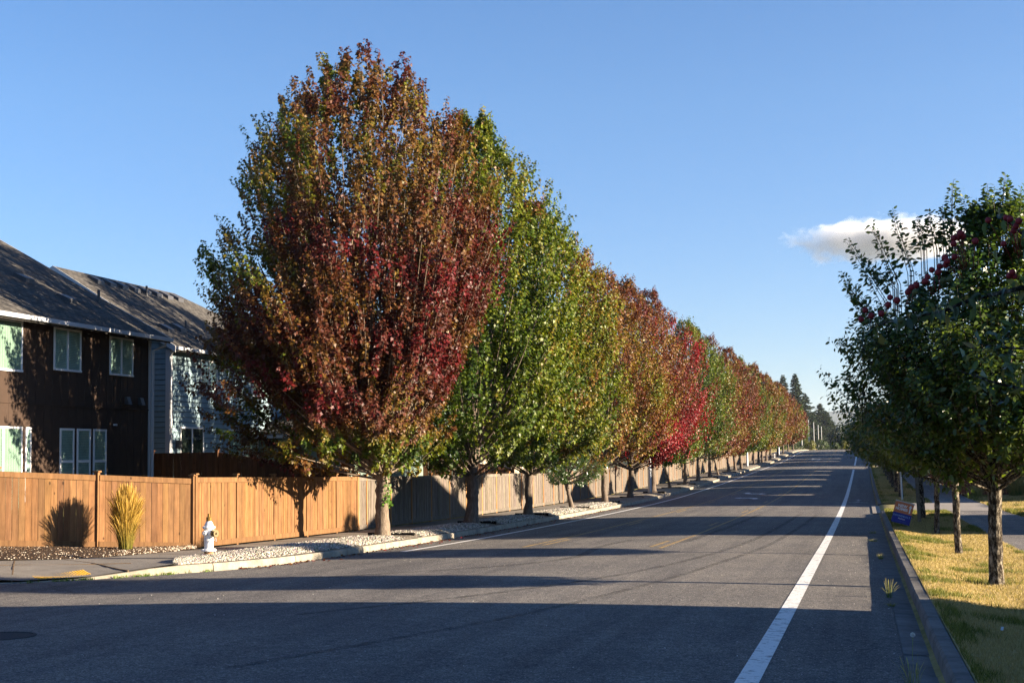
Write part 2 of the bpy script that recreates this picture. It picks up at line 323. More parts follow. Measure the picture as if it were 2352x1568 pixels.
# right gutter and curbs
def curb_run(name, path, h, wd, m, hf, seg=3., gap=.012, rampf=None, kind='structure'):
    """path: polyline of the road-side face; built as segments with joints"""
    P = np.array(path, float); L = np.r_[0, np.cumsum(np.linalg.norm(np.diff(P, axis=0), axis=1))]
    nseg = max(1, int(L[-1] / seg)); mb = MB()
    for s in range(nseg):
        t = np.linspace(L[-1] * s / nseg + gap, L[-1] * (s + 1) / nseg - gap, 5)
        q = np.c_[np.interp(t, L, P[:, 0]), np.interp(t, L, P[:, 1])]
        T = np.gradient(q, axis=0); T /= np.linalg.norm(T, axis=1)[:, None]; nn = np.c_[T[:, 1], -T[:, 0]]
        z = hf(q[:, 0], q[:, 1]); hh = h if rampf is None else h * rampf(q)
        hh = hh * np.ones(len(q)); jit = rnd.uniform(-.004, .004)
        prof = [(0, -.15), (0.0, 0), (.012, hh - .03), (.035, hh), (wd, hh + .004), (wd, -.15)]
        rings = []
        for a, b in prof:
            bb = (np.minimum(b, hh) if not np.isscalar(b) else np.full(len(q), b))
            rings.append(np.c_[q + nn * (a + jit) * np.sign(wd), z + np.where(bb > 0, np.maximum(bb, .004), bb) + jit])
        vs = np.stack(rings, 1).reshape(-1, 3); k = len(prof)
        fs = [(i * k + j, i * k + j + 1, (i + 1) * k + j + 1, (i + 1) * k + j) for i in range(4) for j in range(k - 1)] + [tuple(range(k)), tuple(range(4 * k, 5 * k))[::-1]]
        mb.add(vs, fs)
    return mb.build(name, m, kind=kind)
for a, b in ((-5, 61.2), (71.4, 160.3), (173, 335)):
    Yc = yr(a, b, 1.5)
    curb_run('curb_right', np.c_[np.full(len(Yc), .62), Yc], .14, .165, CURBR, lambda X, Y: g(Y) - .008, 3.05)
Yg = yr(-5, 335, 1.)
mb = MB()
for k_ in range(int(340 / 3.05)):
    y0 = -5 + 3.05 * k_ + .012; y1 = y0 + 3.03
    if 160.3 < y1 < 173: continue
    for yy0, yy1 in ((y0, (y0 + y1) / 2), ((y0 + y1) / 2, y1)):
        a, b = float(g(yy0)) - .035, float(g(yy1)) - .035; j_ = rnd.uniform(-.003, .003)
        mb.add([(.325, yy0, a + j_), (.626, yy0, a - .012 + j_), (.626, yy1, b - .012 + j_), (.325, yy1, b + j_)], [(0, 1, 2, 3)])
mb.build('gutter', GUTT, kind='structure')
mb = MB()
for Y0 in yr(-5, 330, 5.): mb.add([(.30, Y0, float(g(Y0)) - .05), (.64, Y0, float(g(Y0)) - .06), (.64, Y0 + 5, float(g(Y0 + 5)) - .06), (.30, Y0 + 5, float(g(Y0 + 5)) - .05)], [(0, 1, 2, 3)])
mb.build('gutter_joint', CURBR, kind='structure')
# left curb following the corner
def leftramp(q): return np.clip(sm(23.2, 25.8, q[:, 1]) + sm(-16.2, -18.5, q[:, 0]), .05, 1)
LP = []
for a, b in zip(CP[:-1], CP[1:]):
    n_ = max(1, int(np.linalg.norm(b - a) / 1.)); LP += [a + (b - a) * t / n_ for t in range(n_)]
LP = np.array(LP + [CP[-1]])
curb_run('curb_left', LP, .155, .16, CURB, lambda X, Y: hroad(X, Y), 2.9, rampf=leftramp)
# sidewalk on the left
SI = [(-13.9, 335), (-13.9, 60), (-13.9, 31.5), (-13.88, 28.9), (-13.62, 26.8), (-13.15, 25.62), (-14.02, 24.12), (-14.85, 23.08), (-15.9, 22.47), (-17.5, 22.17), (-22, 22.07), (-60, 22.07)]
SO = [(-15.42, 335), (-15.42, 60), (-15.42, 31.0), (-15.55, 29.6), (-15.85, 27.9), (-16.2, 27.2), (-16.6, 26.85), (-17.2, 26.5), (-18.2, 26.3), (-20, 26.2), (-24, 26.2), (-60, 26.2)]
def refine(A, B, s=1.5):
    a2, b2 = [], []
    for k_ in range(len(A) - 1):
        n_ = max(1, int(max(math.dist(A[k_], A[k_ + 1]), math.dist(B[k_], B[k_ + 1])) / s))
        for t in range(n_):
            a2.append([A[k_][c] + (A[k_ + 1][c] - A[k_][c]) * t / n_ for c in (0, 1)]); b2.append([B[k_][c] + (B[k_ + 1][c] - B[k_][c]) * t / n_ for c in (0, 1)])
    return np.array(a2 + [A[-1]]), np.array(b2 + [B[-1]])
def hwalk(X, Y):
    d = np.hypot(np.asarray(X) + 14.6, np.asarray(Y) - 23.4)
    return g(Y) + .145 - .15 * (1 - sm(.5, 2.6, d))
a_, b_ = refine(SI, SO); sheet('sidewalk_left', a_, b_, 8, hwalk, 0, WALK, kind='structure')
# expansion joints as thin dark grooves
mb = MB()
for yj in list(np.arange(27.6, 60, 1.55)) + list(np.arange(60, 200, 3.1)):
    xi, xo = (-13.9, -15.42) if yj > 31 else (-13.8, -15.9)
    mb.hexa([(xo, yj - .012, g(yj) + .1), (xi, yj - .012, g(yj) + .1), (xi, yj + .012, g(yj) + .1), (xo, yj + .012, g(yj) + .1)], [(xo, yj - .012, g(yj) + .149), (xi, yj - .012, g(yj) + .149), (xi, yj + .012, g(yj) + .149), (xo, yj + .012, g(yj) + .149)])
for (p, q) in (((-14.95, 22.95), (-17.1, 26.35)), ((-13.6, 24.7), (-16.3, 26.9)), ((-16.4, 22.35), (-18.6, 26.1)), ((-14.2, 25.9), (-20, 23.9))):
    n_ = 12
    for t in range(n_):
        a = [p[c] + (q[c] - p[c]) * t / n_ for c in (0, 1)]; b = [p[c] + (q[c] - p[c]) * (t + 1) / n_ for c in (0, 1)]
        za, zb_ = float(hwalk(*a)), float(hwalk(*b)); mb.obox(a, b, .024, za - .05, za + .004, zb_ - .05, zb_ + .004)
mb.build('sidewalk_joints', DIRT, kind='structure')
# mulch bed between walk and the corner fence
MI = [(-15.42, 31.25), (-15.42, 31.0), (-15.55, 29.6), (-15.85, 27.9), (-16.2, 27.2), (-16.6, 26.85), (-17.2, 26.5), (-18.2, 26.3), (-20, 26.2), (-24, 26.2)]
def fpt(t): return (CA[0] + CD[0] * t, CA[1] + CD[1] * t)
MO = [fpt(t) for t in (0, .15, .7, 1.4, 2.1, 2.7, 3.3, 4.3, 6.2)] + [(-24, 26.6)]
a_, b_ = refine(MI, MO, .4)
t_ = np.linspace(0, 1, 9)[None, :, None]; P = a_[:, None] * (1 - t_) + b_[:, None] * t_
za = hwalk(a_[:, 0], a_[:, 1]); zb_ = fencebase(b_[:, 0]) + .02; tt = np.linspace(0, 1, 9)[None]; zz = za[:, None] * (1 - tt) + zb_[:, None] * tt + .07 * np.sin(tt * math.pi) + .012
rng = np.random.default_rng(5); zz += rng.normal(0, .008, zz.shape)
V = np.concatenate([P, zz[..., None]], -1).reshape(-1, 3); i = np.arange(len(a_) - 1)[:, None] * 9; j = np.arange(8)[None]
F = np.ascontiguousarray(np.stack([i + j, i + j + 9, i + j + 10, i + j + 1], -1).reshape(-1, 4)); mesh_obj('mulch_bed', V, F, MULCH, smooth=True, kind='structure')
MV = V.reshape(-1, 9, 3)

def blobs(P, S, rng, flat=.7):
    """octahedral pebbles: 6 verts 8 tris each"""
    n = len(P); base = np.array([(1, 0, 0), (0, 1, 0), (-1, 0, 0), (0, -1, 0), (0, 0, 1), (0, 0, -1)], float)
    f = np.array([(0, 1, 4), (1, 2, 4), (2, 3, 4), (3, 0, 4), (1, 0, 5), (2, 1, 5), (3, 2, 5), (0, 3, 5)])
    q = rng.normal(size=(n, 3, 3)); q, _ = np.linalg.qr(q)
    B = base[None] * rng.uniform(.7, 1.25, (n, 6, 1)); B = B @ q; B[..., 2] *= flat
    V = (P[:, None] + B * S[:, None, None]).reshape(-1, 3); F = (np.arange(n)[:, None, None] * 6 + f[None]).reshape(-1, 3)
    return V, F
# chips and pebbles on the mulch
n = 5000; ii = rng.integers(0, len(MV) - 1, n); u = rng.uniform(0, 8, n); s_ = rng.uniform(0, 1, n); j0 = u.astype(int); fr = (u - j0)[:, None]
Pm = (MV[ii, j0] * (1 - fr) + MV[ii, j0 + 1] * fr) * (1 - s_[:, None]) + (MV[ii + 1, j0] * (1 - fr) + MV[ii + 1, j0 + 1] * fr) * s_[:, None]
V, F = blobs(Pm, rng.uniform(.012, .034, n), rng, .5)
pale = (rng.random(n) < np.where(u < 3, .45, .12))[:, None]; c = np.where(pale, np.array([.5, .43, .34]) * rng.uniform(.6, 1.2, (n, 1)), np.array([.10, .065, .04]) * rng.uniform(.5, 1.8, (n, 1)))
mesh_obj('mulch_chips', V, F, CHIPS, None, np.repeat(c, 8, 0), kind='stuff')

# gravel strip between curb and walk, with tree pits
TREES = [  # x_px-derived Y on the tree line, height, radius, style
 (38.0,), (47.3,), (55.8,), (64.7,), (73.3,), (81.6,), (90.7,), (99.3,), (108.1,), (116.5,), (125.7,), (133.4,), (144.0,), (151.4,), (159.1,), (177.8,), (186.1,), (193.4,), (201.4,), (210.0,), (228.4,), (244.7,), (262.,), (281.,)]
TY = [t[0] for t in TREES]; TXL = -13.1
def hgrav(X, Y):
    X = np.asarray(X, float); Y = np.asarray(Y, float); z = g(Y) + .115 + .10 * np.clip(np.minimum(X - curb_x(Y) * 0 + 13.95, curb_x(Y) - .12 - X) / .4, 0, 1)
    for ty in TY[:3] + TY[3:]:
        z = z - .10 * (np.abs(Y - ty) < .85) * (np.abs(X + 13.1) < .9)
    return z
Yq = np.concatenate([[25.75], yr(26, 70, .17), yr(70.5, 335, 1.)])
sw = lambda Y: np.interp(Y, [25.6, 26.8, 28.9, 31.5, 40], [-13.17, -13.62, -13.88, -13.9, -13.9]) - .0
sheet('gravel_bed', np.c_[sw(Yq) + .005, Yq], np.c_[curb_x(Yq) - .155, Yq], 12, hgrav, 0, GRAVB, kind='structure')
def in_pit(Y, m=.85): return np.any(np.abs(Y[:, None] - np.array(TY)[None]) < m, axis=1)
n = 34000; Y = 25.8 + (75 - 25.8) * rng.random(n) ** 1.5; X = sw(Y) + rng.random(n) * (curb_x(Y) - .17 - sw(Y)); k = ~(in_pit(Y) & (Y > 36) & (rng.random(n) > .04)); X, Y = X[k], Y[k]; n = len(X)
S = rng.uniform(.016, .034, n) * np.interp(Y, [26, 70], [1, 1.5]); P = np.c_[X, Y, hgrav(X, Y) + .008]
V, F = blobs(P, S, rng, .75); c = np.array([.46, .42, .355]) * rng.uniform(.25, 1.2, (n, 1)) ** 1.1 * np.array([1, 1, 1]) + rng.normal(0, .02, (n, 3)); c = np.clip(c, .05, .85)
mesh_obj('gravel', V, F, STONE, None, np.repeat(c, 8, 0), kind='stuff')
for q_, ty in enumerate(TY[:14]):     # dark timber board holding the gravel back behind each trunk
    mb = MB(); zc = float(g(ty + .9)); mb.obox((-13.85, ty + .92), (-12.45, ty + .88), .07, zc + .02, zc + .235)
    nm = ['first', 'second', 'third', 'fourth', 'fifth', 'sixth', 'seventh', 'eighth', 'ninth', 'tenth', 'eleventh', 'twelfth', 'thirteenth', 'fourteenth'][q_]
    tag(mb.build('timber_edging', TIMB), 'dark timber board holding back gravel behind the %s tree counted from the hydrant' % nm, 'edging board', 'timber boards edging the tree pits')

# tactile plate
mb = MB(); c0 = np.array([(-14.2, 24.4), (-14.66, 23.40), (-15.2, 23.95), (-14.68, 24.92)])
zt = lambda p: float(hwalk(p[0], p[1])) + .007
def cq(u, v): return (c0[0] * (1 - u) + c0[1] * u) * (1 - v) + (c0[3] * (1 - u) + c0[2] * u) * v
mb.V = [(*cq(a / 10, b / 10), zt(cq(a / 10, b / 10))) for b in range(11) for a in range(11)]; mb.F = [(b * 11 + a, (b + 1) * 11 + a, (b + 1) * 11 + a + 1, b * 11 + a + 1) for b in range(10) for a in range(10)]; mb.C = [(1, 1, 1)] * 100
e1 = (c0[1] - c0[0]); e2 = (c0[3] - c0[0])
for a in range(20):
    for b in range(12):
        p = cq((a + .5) / 20, (b + .5) / 12); z = zt(p)
        mb.hexa([(p[0] + x, p[1] + y, z - .002) for x, y in ((-.014, -.014), (.014, -.014), (.014, .014), (-.014, .014))], [(p[0] + x, p[1] + y, z + .008) for x, y in ((-.008, -.008), (.008, -.008), (.008, .008), (-.008, .008))])
tag(mb.build('tactile_paving', m_conc('tactile_yellow', (.62, .36, .05), .15)), 'yellow dimpled tactile paving plate on the corner curb ramp', 'tactile paving')

# ---- markings
def line(name, x0, x1, ya, yb, m):
    Ys = yr(ya, yb, .8 if yb < 100 else 2.); return sheet(name, *cols(x0, x1, Ys), 2, hroad, .005, m, kind='structure')
line('edge_line_left', -11.04, -10.88, 33.3, 335, PLINE)
line('edge_line_right', -1.11, -.91, -5, 156.5, PWHITE); line('edge_line_right', -1.11, -.91, 176, 330, PWHITE)
line('lane_line_yellow', -4.82, -4.72, 34, 157, PYEL); line('lane_line_yellow', -4.82, -4.72, 176, 330, PYEL)
line('lane_line_yellow', -8.32, -8.22, 34.6, 157, PYEL); line('lane_line_yellow', -8.32, -8.22, 176, 330, PYEL)
for k_ in range(24):
    y0 = 34.6 + 13.4 * k_
    if 155 < y0 < 175: continue
    line('lane_dash_yellow', -5.12, -5.02, y0, y0 + 3.3, PYEL); line('lane_dash_yellow', -8.02, -7.92, y0 + 1, y0 + 4.3, PYEL)
def marking(name, polys, cx, cy, m, sx=1, sy=1, flip=1):
    mb = MB()
    for poly in polys:
        pts = [(cx + flip * x * sx, cy + y * sy) for x, y in poly]
        # split long shapes finely through hroad at each vertex
        mb.add([(x, y, float(hroad(x, y)) + .006) for x, y in pts], [tuple(range(len(pts)))])
    o = mb.build(name, m, kind='structure'); o.data.update()
    if o.data.polygons[0].normal.z < 0: o.data.flip_normals()
    return o
arrow = [[(.05, 0), (.05, 1.3), (0, 1.6), (-.12, 1.8), (-.35, 1.9), (-.35, 1.6), (-.85, 2.1), (-.35, 2.6), (-.35, 2.25), (0, 2.12), (.2, 1.85), (.25, 1.3), (.25, 0)]]
arc = [[(.42, 0), (.42, .9), (.25, 1.2), (-.2, 1.35), (-.2, 1.0), (-.75, 1.55), (-.2, 2.1), (-.2, 1.75), (.42, 1.55), (.66, 1.0), (.66, 0)]]
for yy in (81.4, 206.): marking('turn_arrow', [[(.62, 0), (.3, .9), (.48, .9), (.42, 1.5), (.1, 1.9), (-.3, 2.0), (-.3, 1.5), (-.75, 2.4), (-.3, 3.2), (-.3, 2.7), (.25, 2.5), (.66, 1.9), (.74, .9), (.92, .9)]], -6.65, yy, PWHITE)
for yy in (90.0, 214.): marking('turn_arrow', [[(.62, 0), (.3, .9), (.48, .9), (.42, 1.5), (.1, 1.9), (-.3, 2.0), (-.3, 1.5), (-.75, 2.4), (-.3, 3.2), (-.3, 2.7), (.25, 2.5), (.66, 1.9), (.74, .9), (.92, .9)]], -6.65, yy + 3.2, PWHITE, 1, -1, -1)
for yy in (76.6, 158. + 20):   # cyclist symbol and arrow
    ring = lambda cx_, cy_: [[(cx_ + r_ * math.cos(a * math.pi / 6 + d_), cy_ + r_ * 1.5 * math.sin(a * math.pi / 6 + d_)) for r_, d_ in ((.20, 0), (.20, math.pi / 6), (.14, math.pi / 6), (.14, 0))] for a in range(12)]
    marking('cycle_symbol', ring(-.3, .4) + ring(.3, .4) + [[(-.3, .35), (-.05, .3), (.12, 1.1), (.02, 1.1), (-.08, .5), (-.3, .5)], [(.1, 1.05), (.3, .4), (.36, .45), (.18, 1.15)], [(-.2, 1.1), (-.05, 1.9), (.1, 1.9), (-.08, 1.1)], [(-.06, 2.05), (.08, 2.05), (.08, 2.4), (-.06, 2.4)]], -.32, yy, PWORN)
    marking('cycle_arrow', [[(-.05, 0), (.05, 0), (.05, 1.1), (.2, 1.1), (0, 1.9), (-.2, 1.1), (-.05, 1.1)]], -.32, yy + 3.4, PWORN)
# tyre marks: curved darker strips
TYRE = mat('tyre_rubber_mark', (.075, .07, .066), .8)
def tyre(pts, wd=.16):
    P = np.array(pts, float); t = np.linspace(0, 1, len(P)); tt = np.linspace(0, 1, 60)
    cx_ = np.interp(tt, t, P[:, 0]); cy_ = np.interp(tt, t, P[:, 1])
    ker = np.ones(9) / 9; cx_[4:-4] = np.convolve(cx_, ker, 'valid'); cy_[4:-4] = np.convolve(cy_, ker, 'valid')
    q = np.c_[cx_, cy_]; T = np.gradient(q, axis=0); T /= np.linalg.norm(T, axis=1)[:, None]; nn = np.c_[T[:, 1], -T[:, 0]]
    return sheet('tyre_mark', q - nn * wd / 2, q + nn * wd / 2, 2, hroad, .004, TYREM, kind='structure')
TYREM = bpy.data.materials.new('tyre_mark_fade'); TYREM.use_nodes = True; _k = N(TYREM); _k.b.inputs['Base Color'].default_value = (.06, .056, .052, 1); _k.b.inputs['Roughness'].default_value = .85
_t = _k.n('BsdfTransparent'); _m = _k.n('MixShader'); _k.l(_k.ramp(_k.noise(_k.coord(kind='World'), 2.2, 6, .75), [(.38, (.05, .05, .05)), (.75, (.75, .75, .75))]), _m.inputs[0]); _k.l(_t.outputs[0], _m.inputs[1]); _k.l(_k.b.outputs[0], _m.inputs[2]); _k.l(_m.outputs[0], _k.t.nodes['Material Output'].inputs[0])
tyre([(-6.1, 38.5), (-6.35, 36), (-6.3, 33.5), (-6.0, 31), (-6.1, 29), (-6.8, 27), (-8.0, 25.3), (-9.6, 24)], .22)
tyre([(-2.6, 60), (-2.75, 46), (-3.0, 36), (-3.5, 29), (-4.3, 24), (-5.5, 20), (-7, 17)], .16)
tyre([(-4.2, 60), (-4.35, 46), (-4.6, 37)], .2)
tyre([(-1.9, 60), (-2.1, 46), (-2.4, 34), (-3.2, 24), (-4.2, 17), (-5.6, 12)], .14)
# manhole
mb = MB(); mz = float(hroad(-9.3, 14.3)); mb.lathe([(.39, mz + .001), (.39, mz + .012), (.36, mz + .014), (.355, mz + .006), (.0, mz + .006)], (-9.45, 14.3, 0), 32)
tag(mb.build('manhole_cover', m_simple('cast_iron', (.03, .03, .032), (.07, .07, .07), 60)), 'round iron manhole cover at the bottom left of the road', 'manhole cover')
mb = MB(); mb.add([(x, y, float(hroad(x, y)) + .005) for x, y in ((-10.3, 13.86), (-9.42, 13.97), (-9.34, 14.1), (-10.3, 14.12))], [(0, 1, 2, 3)]); mb.add([(x, y, float(hroad(x, y)) + .005) for x, y in ((-10.3, 14.3), (-9.60, 14.38), (-9.7, 14.48), (-10.3, 14.5))], [(0, 1, 2, 3)])
mb.build('survey_paint_mark', m_paint('pink_white_paint', (.62, .42, .38), (.2, .18, .17), .44), kind='structure')

# ---- right verge, path, driveway
def pe(Y): s = sm(45, 75, Y); return 3.35 - .2 * s, 5.85 - .55 * s
def strip2(name, fa, fb, a, b, m, dz, nx=4, st=1., hf=hright):
    Ys = yr(a, b, st); return sheet(name, np.c_[fa(Ys), Ys], np.c_[fb(Ys), Ys], nx, hf, dz, m, kind='structure')
strip2('path_right', lambda Y: pe(Y)[0], lambda Y: pe(Y)[1], -5, 61.9, PATHM, .015)
strip2('path_right', lambda Y: pe(Y)[0], lambda Y: pe(Y)[1], 71.6, 161, PATHM, .015); strip2('path_right', lambda Y: pe(Y)[0], lambda Y: pe(Y)[1], 172.5, 335, PATHM, .015)
DRV = m_conc('driveway_concrete', (.30, .27, .235), .2)
strip2('driveway', lambda Y: .32 + 0 * Y, lambda Y: 24. + 0 * Y, 62, 71.5, DRV, .02, 40, 1., lambda X, Y: np.where(X < 1.9, g(Y) - .02 + offR(Y) * sm(.6, 1.9, X), hright(X, Y)))
strip2('side_road_right', lambda Y: .32 + 0 * Y, lambda Y: 60. + 0 * Y, 161, 172.4, ASPH, .02, 60, 1., lambda X, Y: np.where(X < 1.9, g(Y) - .03 + offR(Y) * sm(.6, 1.9, X), hright(X, Y)))
for a, b in ((-5, 61.9), (71.6, 160.9), (172.5, 335)): strip2('verge_soil', lambda Y: .79 + 0 * Y, lambda Y: pe(Y)[0], a, b, VERGE, .005, 10, .6)
# grass blades: dense near the camera
def vnoise(X, Y, s, seed=0):
    r_ = np.random.default_rng(seed); G_ = r_.random((64, 64)); x = (X / s) % 64; y = (Y / s) % 64; i0 = x.astype(int); j0 = y.astype(int); fx = x - i0; fy = y - j0
    fx = fx * fx * (3 - 2 * fx); fy = fy * fy * (3 - 2 * fy)
    return (G_[i0, j0] * (1 - fx) + G_[(i0 + 1) % 64, j0] * fx) * (1 - fy) + (G_[i0, (j0 + 1) % 64] * (1 - fx) + G_[(i0 + 1) % 64, (j0 + 1) % 64] * fx) * fy
def blades(name, X, Y, Z, H, W, col, rng, lean=.5, label=None, cat=None, kind='stuff'):
    n = len(X); a = rng.uniform(0, 2 * math.pi, n); b = rng.uniform(0, 2 * math.pi, n); l = H * lean * rng.uniform(.2, 1.6, n)
    P = np.c_[X, Y, Z]; Wv = np.c_[np.cos(a), np.sin(a), np.zeros(n)] * W[:, None]; Lm = np.c_[np.cos(b) * l, np.sin(b) * l, H]
    V = np.stack([P - Wv, P + Wv, P + Wv * .7 + Lm * np.array([.4, .4, .55]), P + Lm, P - Wv * .7 + Lm * np.array([.4, .4, .55])], 1).reshape(-1, 3)
    F = np.arange(n)[:, None] * 5 + np.arange(5)[None]
    return mesh_obj(name, V, F, GRASSM, None, col, kind=kind)
rg = np.random.default_rng(11)
def grass_area(fx0, fx1, y0, y1, n, pw=1.6, hs=1.):
    Y = y0 + (y1 - y0) * rg.random(n) ** pw; x0 = fx0(Y); x1 = fx1(Y); X = x0 + rg.random(n) * (x1 - x0)
    gn = .55 * vnoise(X, Y * .6, .55, 1) + .35 * vnoise(X, Y * .5, 1.6, 2) + .1 * vnoise(X, Y, .1, 3)
    edge = np.minimum(X - x0, x1 - X); gn += .16 * (edge < .22)
    gn = gn + np.where((np.abs(Y - 59) < 2.5), .2, 0); gr = (gn + rg.normal(0, .05, n)) > .70
    H = np.where(gr, rg.uniform(.035, .085, n), rg.uniform(.012, .045, n)) * hs * np.interp(Y, [12, 60], [1, 1.6])
    W = rg.uniform(.0016, .0035, n) * np.interp(Y, [12, 60], [1, 3.2]); t = rg.random((n, 1))
    cg = np.array([.055, .075, .014]) * (1 - t) + np.array([.24, .23, .055]) * t; cd = np.array([.26, .19, .075]) * (1 - t) + np.array([.52, .40, .20]) * t
    return X, Y, hright(X, Y) + .004, H, W, np.where(gr[:, None], cg, cd)
A_ = grass_area(lambda Y: .80 + 0 * Y, lambda Y: pe(Y)[0] + .03, 10.5, 61.7, 230000, 1.7)
B_ = grass_area(lambda Y: .80 + 0 * Y, lambda Y: pe(Y)[0], 71.7, 160, 40000, 1.4, 1.2)
C_ = grass_area(lambda Y: pe(Y)[1], lambda Y: pe(Y)[1] + 3.2, 45, 82, 60000, 1., 1.5)
cat_ = [np.concatenate([a, b, c]) for a, b, c in zip(A_, B_, C_)]
blades('grass', *cat_, rg)
# ------------------------------------------------------------------ fences
def fence(name, label, pts, zf, H, mw_, mp, plank=.14, cap=True, front=1, tint=(1, 1, 1), face_trim=True):
    """pts: post positions; planks between; zf(x,y) ground height; front: +1 boards on the right-hand side of the run"""
    root = empty(name, (pts[0][0], pts[0][1], float(zf(*pts[0]))), label, 'fence')
    for k_, (p, q) in enumerate(zip(pts[:-1], pts[1:])):
        L = math.dist(p, q); far = p[1] > 110
        zp, zq = float(zf(*p)), float(zf(*q)); dx, dy = (q[0] - p[0]) / L, (q[1] - p[1]) / L
        pl = plank if not far else plank * 2; n_ = max(2, int(round((L - .1) / pl))); step = (L - .1) / n_; mb = MB(); nx_, ny_ = dy * front, -dx * front
        for i in range(n_):
            a = .05 + i * step + (.004 if not far else 0); b = .05 + (i + 1) * step - .003; o = rnd.uniform(0, .012) + .012
            v = rnd.uniform(.75, 1.12); mb.c = (v * tint[0], v * rnd.uniform(.93, 1.03) * tint[1], v * rnd.uniform(.88, 1.05) * tint[2])
            z0a = zp + (zq - zp) * a / L; z0b = zp + (zq - zp) * b / L; dz = rnd.uniform(-.008, .008)
            mb.obox((p[0] + dx * a + nx_ * o, p[1] + dy * a + ny_ * o), (p[0] + dx * b + nx_ * o, p[1] + dy * b + ny_ * o), .018, z0a + .05, z0a + H - .02 + dz, z0b + .05, z0b + H - .02 + dz)
        mb.build('fence_panel', mw_, root, col=True)
        if face_trim:
            mb = MB(); v = rnd.uniform(.9, 1.1); mb.c = (v, v, v)
            for (u0, u1) in ((H - .135, H - .01),):
                mb.obox((p[0] + dx * .05 + nx_ * .042, p[1] + dy * .05 + ny_ * .042), (q[0] - dx * .05 + nx_ * .042, q[1] - dy * .05 + ny_ * .042), .02, zp + u0, zp + u1, zq + u0, zq + u1)
            mb.build('top_rail', mw_, root, col=True)
            mb = MB(); mb.c = (v * .85, v * .85, v * .85)
            mb.obox((p[0] + dx * .05 + nx_ * .042, p[1] + dy * .05 + ny_ * .042), (q[0] - dx * .05 + nx_ * .042, q[1] - dy * .05 + ny_ * .042), .02, zp + .03, zp + .16, zq + .03, zq + .16)
            mb.build('kickboard', mw_, root, col=True)
    for p in pts:
        z = float(zf(*p)); mb = MB(); v = rnd.uniform(.8, 1.1); mb.c = (v, v, v); mb.obox((p[0] - .05, p[1]), (p[0] + .05, p[1]), .1, z - .1, z + H + .05)
        po = mb.build('post', mp, root, col=True)
        if cap:
            mb = MB(); mb.c = (v * 1.1, v * 1.1, v * 1.1); mb.hexa([(p[0] + a, p[1] + b, z + H + .05) for a, b in ((-.08, -.08), (.08, -.08), (.08, .08), (-.08, .08))], [(p[0] + a, p[1] + b, z + H + .085) for a, b in ((-.07, -.07), (.07, -.07), (.07, .07), (-.07, .07))])
            c = mb.build('post_cap', mp, None, col=True); c.data.transform(Matrix.Translation(-Vector(root.matrix_world.translation))); c.parent = po
    return root
zL = lambda x, y: float(g(y)) + .15
pts = [fpt(t) for t in (6.7, 4.55, 2.32, .04)]
fence('corner_fence', 'orange stained cedar fence angled across the corner behind the tall yellow grass', pts, lambda x, y: float(fencebase(x)), 1.68, CEDAR, CEDAR)
pts = [(-15.5, y) for y in (31.3, 33.6, 35.95, 38.3, 40.65, 42.4)]
fence('street_fence', 'orange stained cedar fence along the sidewalk, between the angled corner and the grey fence', pts, zL, 1.70, CEDAR, CEDAR, .125)
ys = [42.52, 43.3]
while ys[-1] < 243: ys.append(ys[-1] + 2.37 + rnd.uniform(-.02, .02))
fence('weathered_fence', 'long weathered grey wooden fence running down the street behind the maples', [(-15.5 + rnd.uniform(-.015, .015), y) for y in ys], zL, 1.68, GREYW, POSTW, .13)
fence('yard_fence', 'dark brown sloping fence between the brown house and the blue-grey house', [(-15.65, 42.0), (-17.9, 42.2), (-20.2, 42.35), (-22.5, 42.4)], lambda x, y: -2.25 + .66 * float(sm(-15.5, -20.3, x)), 1.80, DARKW, DARKW, .14, front=1)
fence('back_fence', 'dark wooden fence between back yards, behind the second tree trunk', [(-15.7, 64.), (-18, 63.), (-20.2, 62.4)], lambda x, y: -2.4 + .9 * float(sm(-15.6, -20.5, x)), 1.75, DARKW, DARKW, .14)
zR = lambda x, y: float(hright(x, y)) + .02
fence('side_fence', 'red-brown board fence facing the camera behind the white number post', [(5.45 + 2.4 * k_, 82.0) for k_ in range(8)], zR, 1.85, REDW, REDW, .14, front=1, cap=False, face_trim=False)
fence('path_fence', 'red-brown board fence running beside the right hand path before the far crossing', [(5.42, 82.1 + 2.4 * k_) for k_ in range(33)], zR, 2.0, REDW, REDW, .2, front=-1, cap=False, face_trim=False)
fence('path_fence', 'red-brown board fence beside the right hand path beyond the far crossing', [(5.42, 173 + 2.4 * k_) for k_ in range(40)], zR, 2.0, REDW, REDW, .2, front=-1, cap=False, face_trim=False)

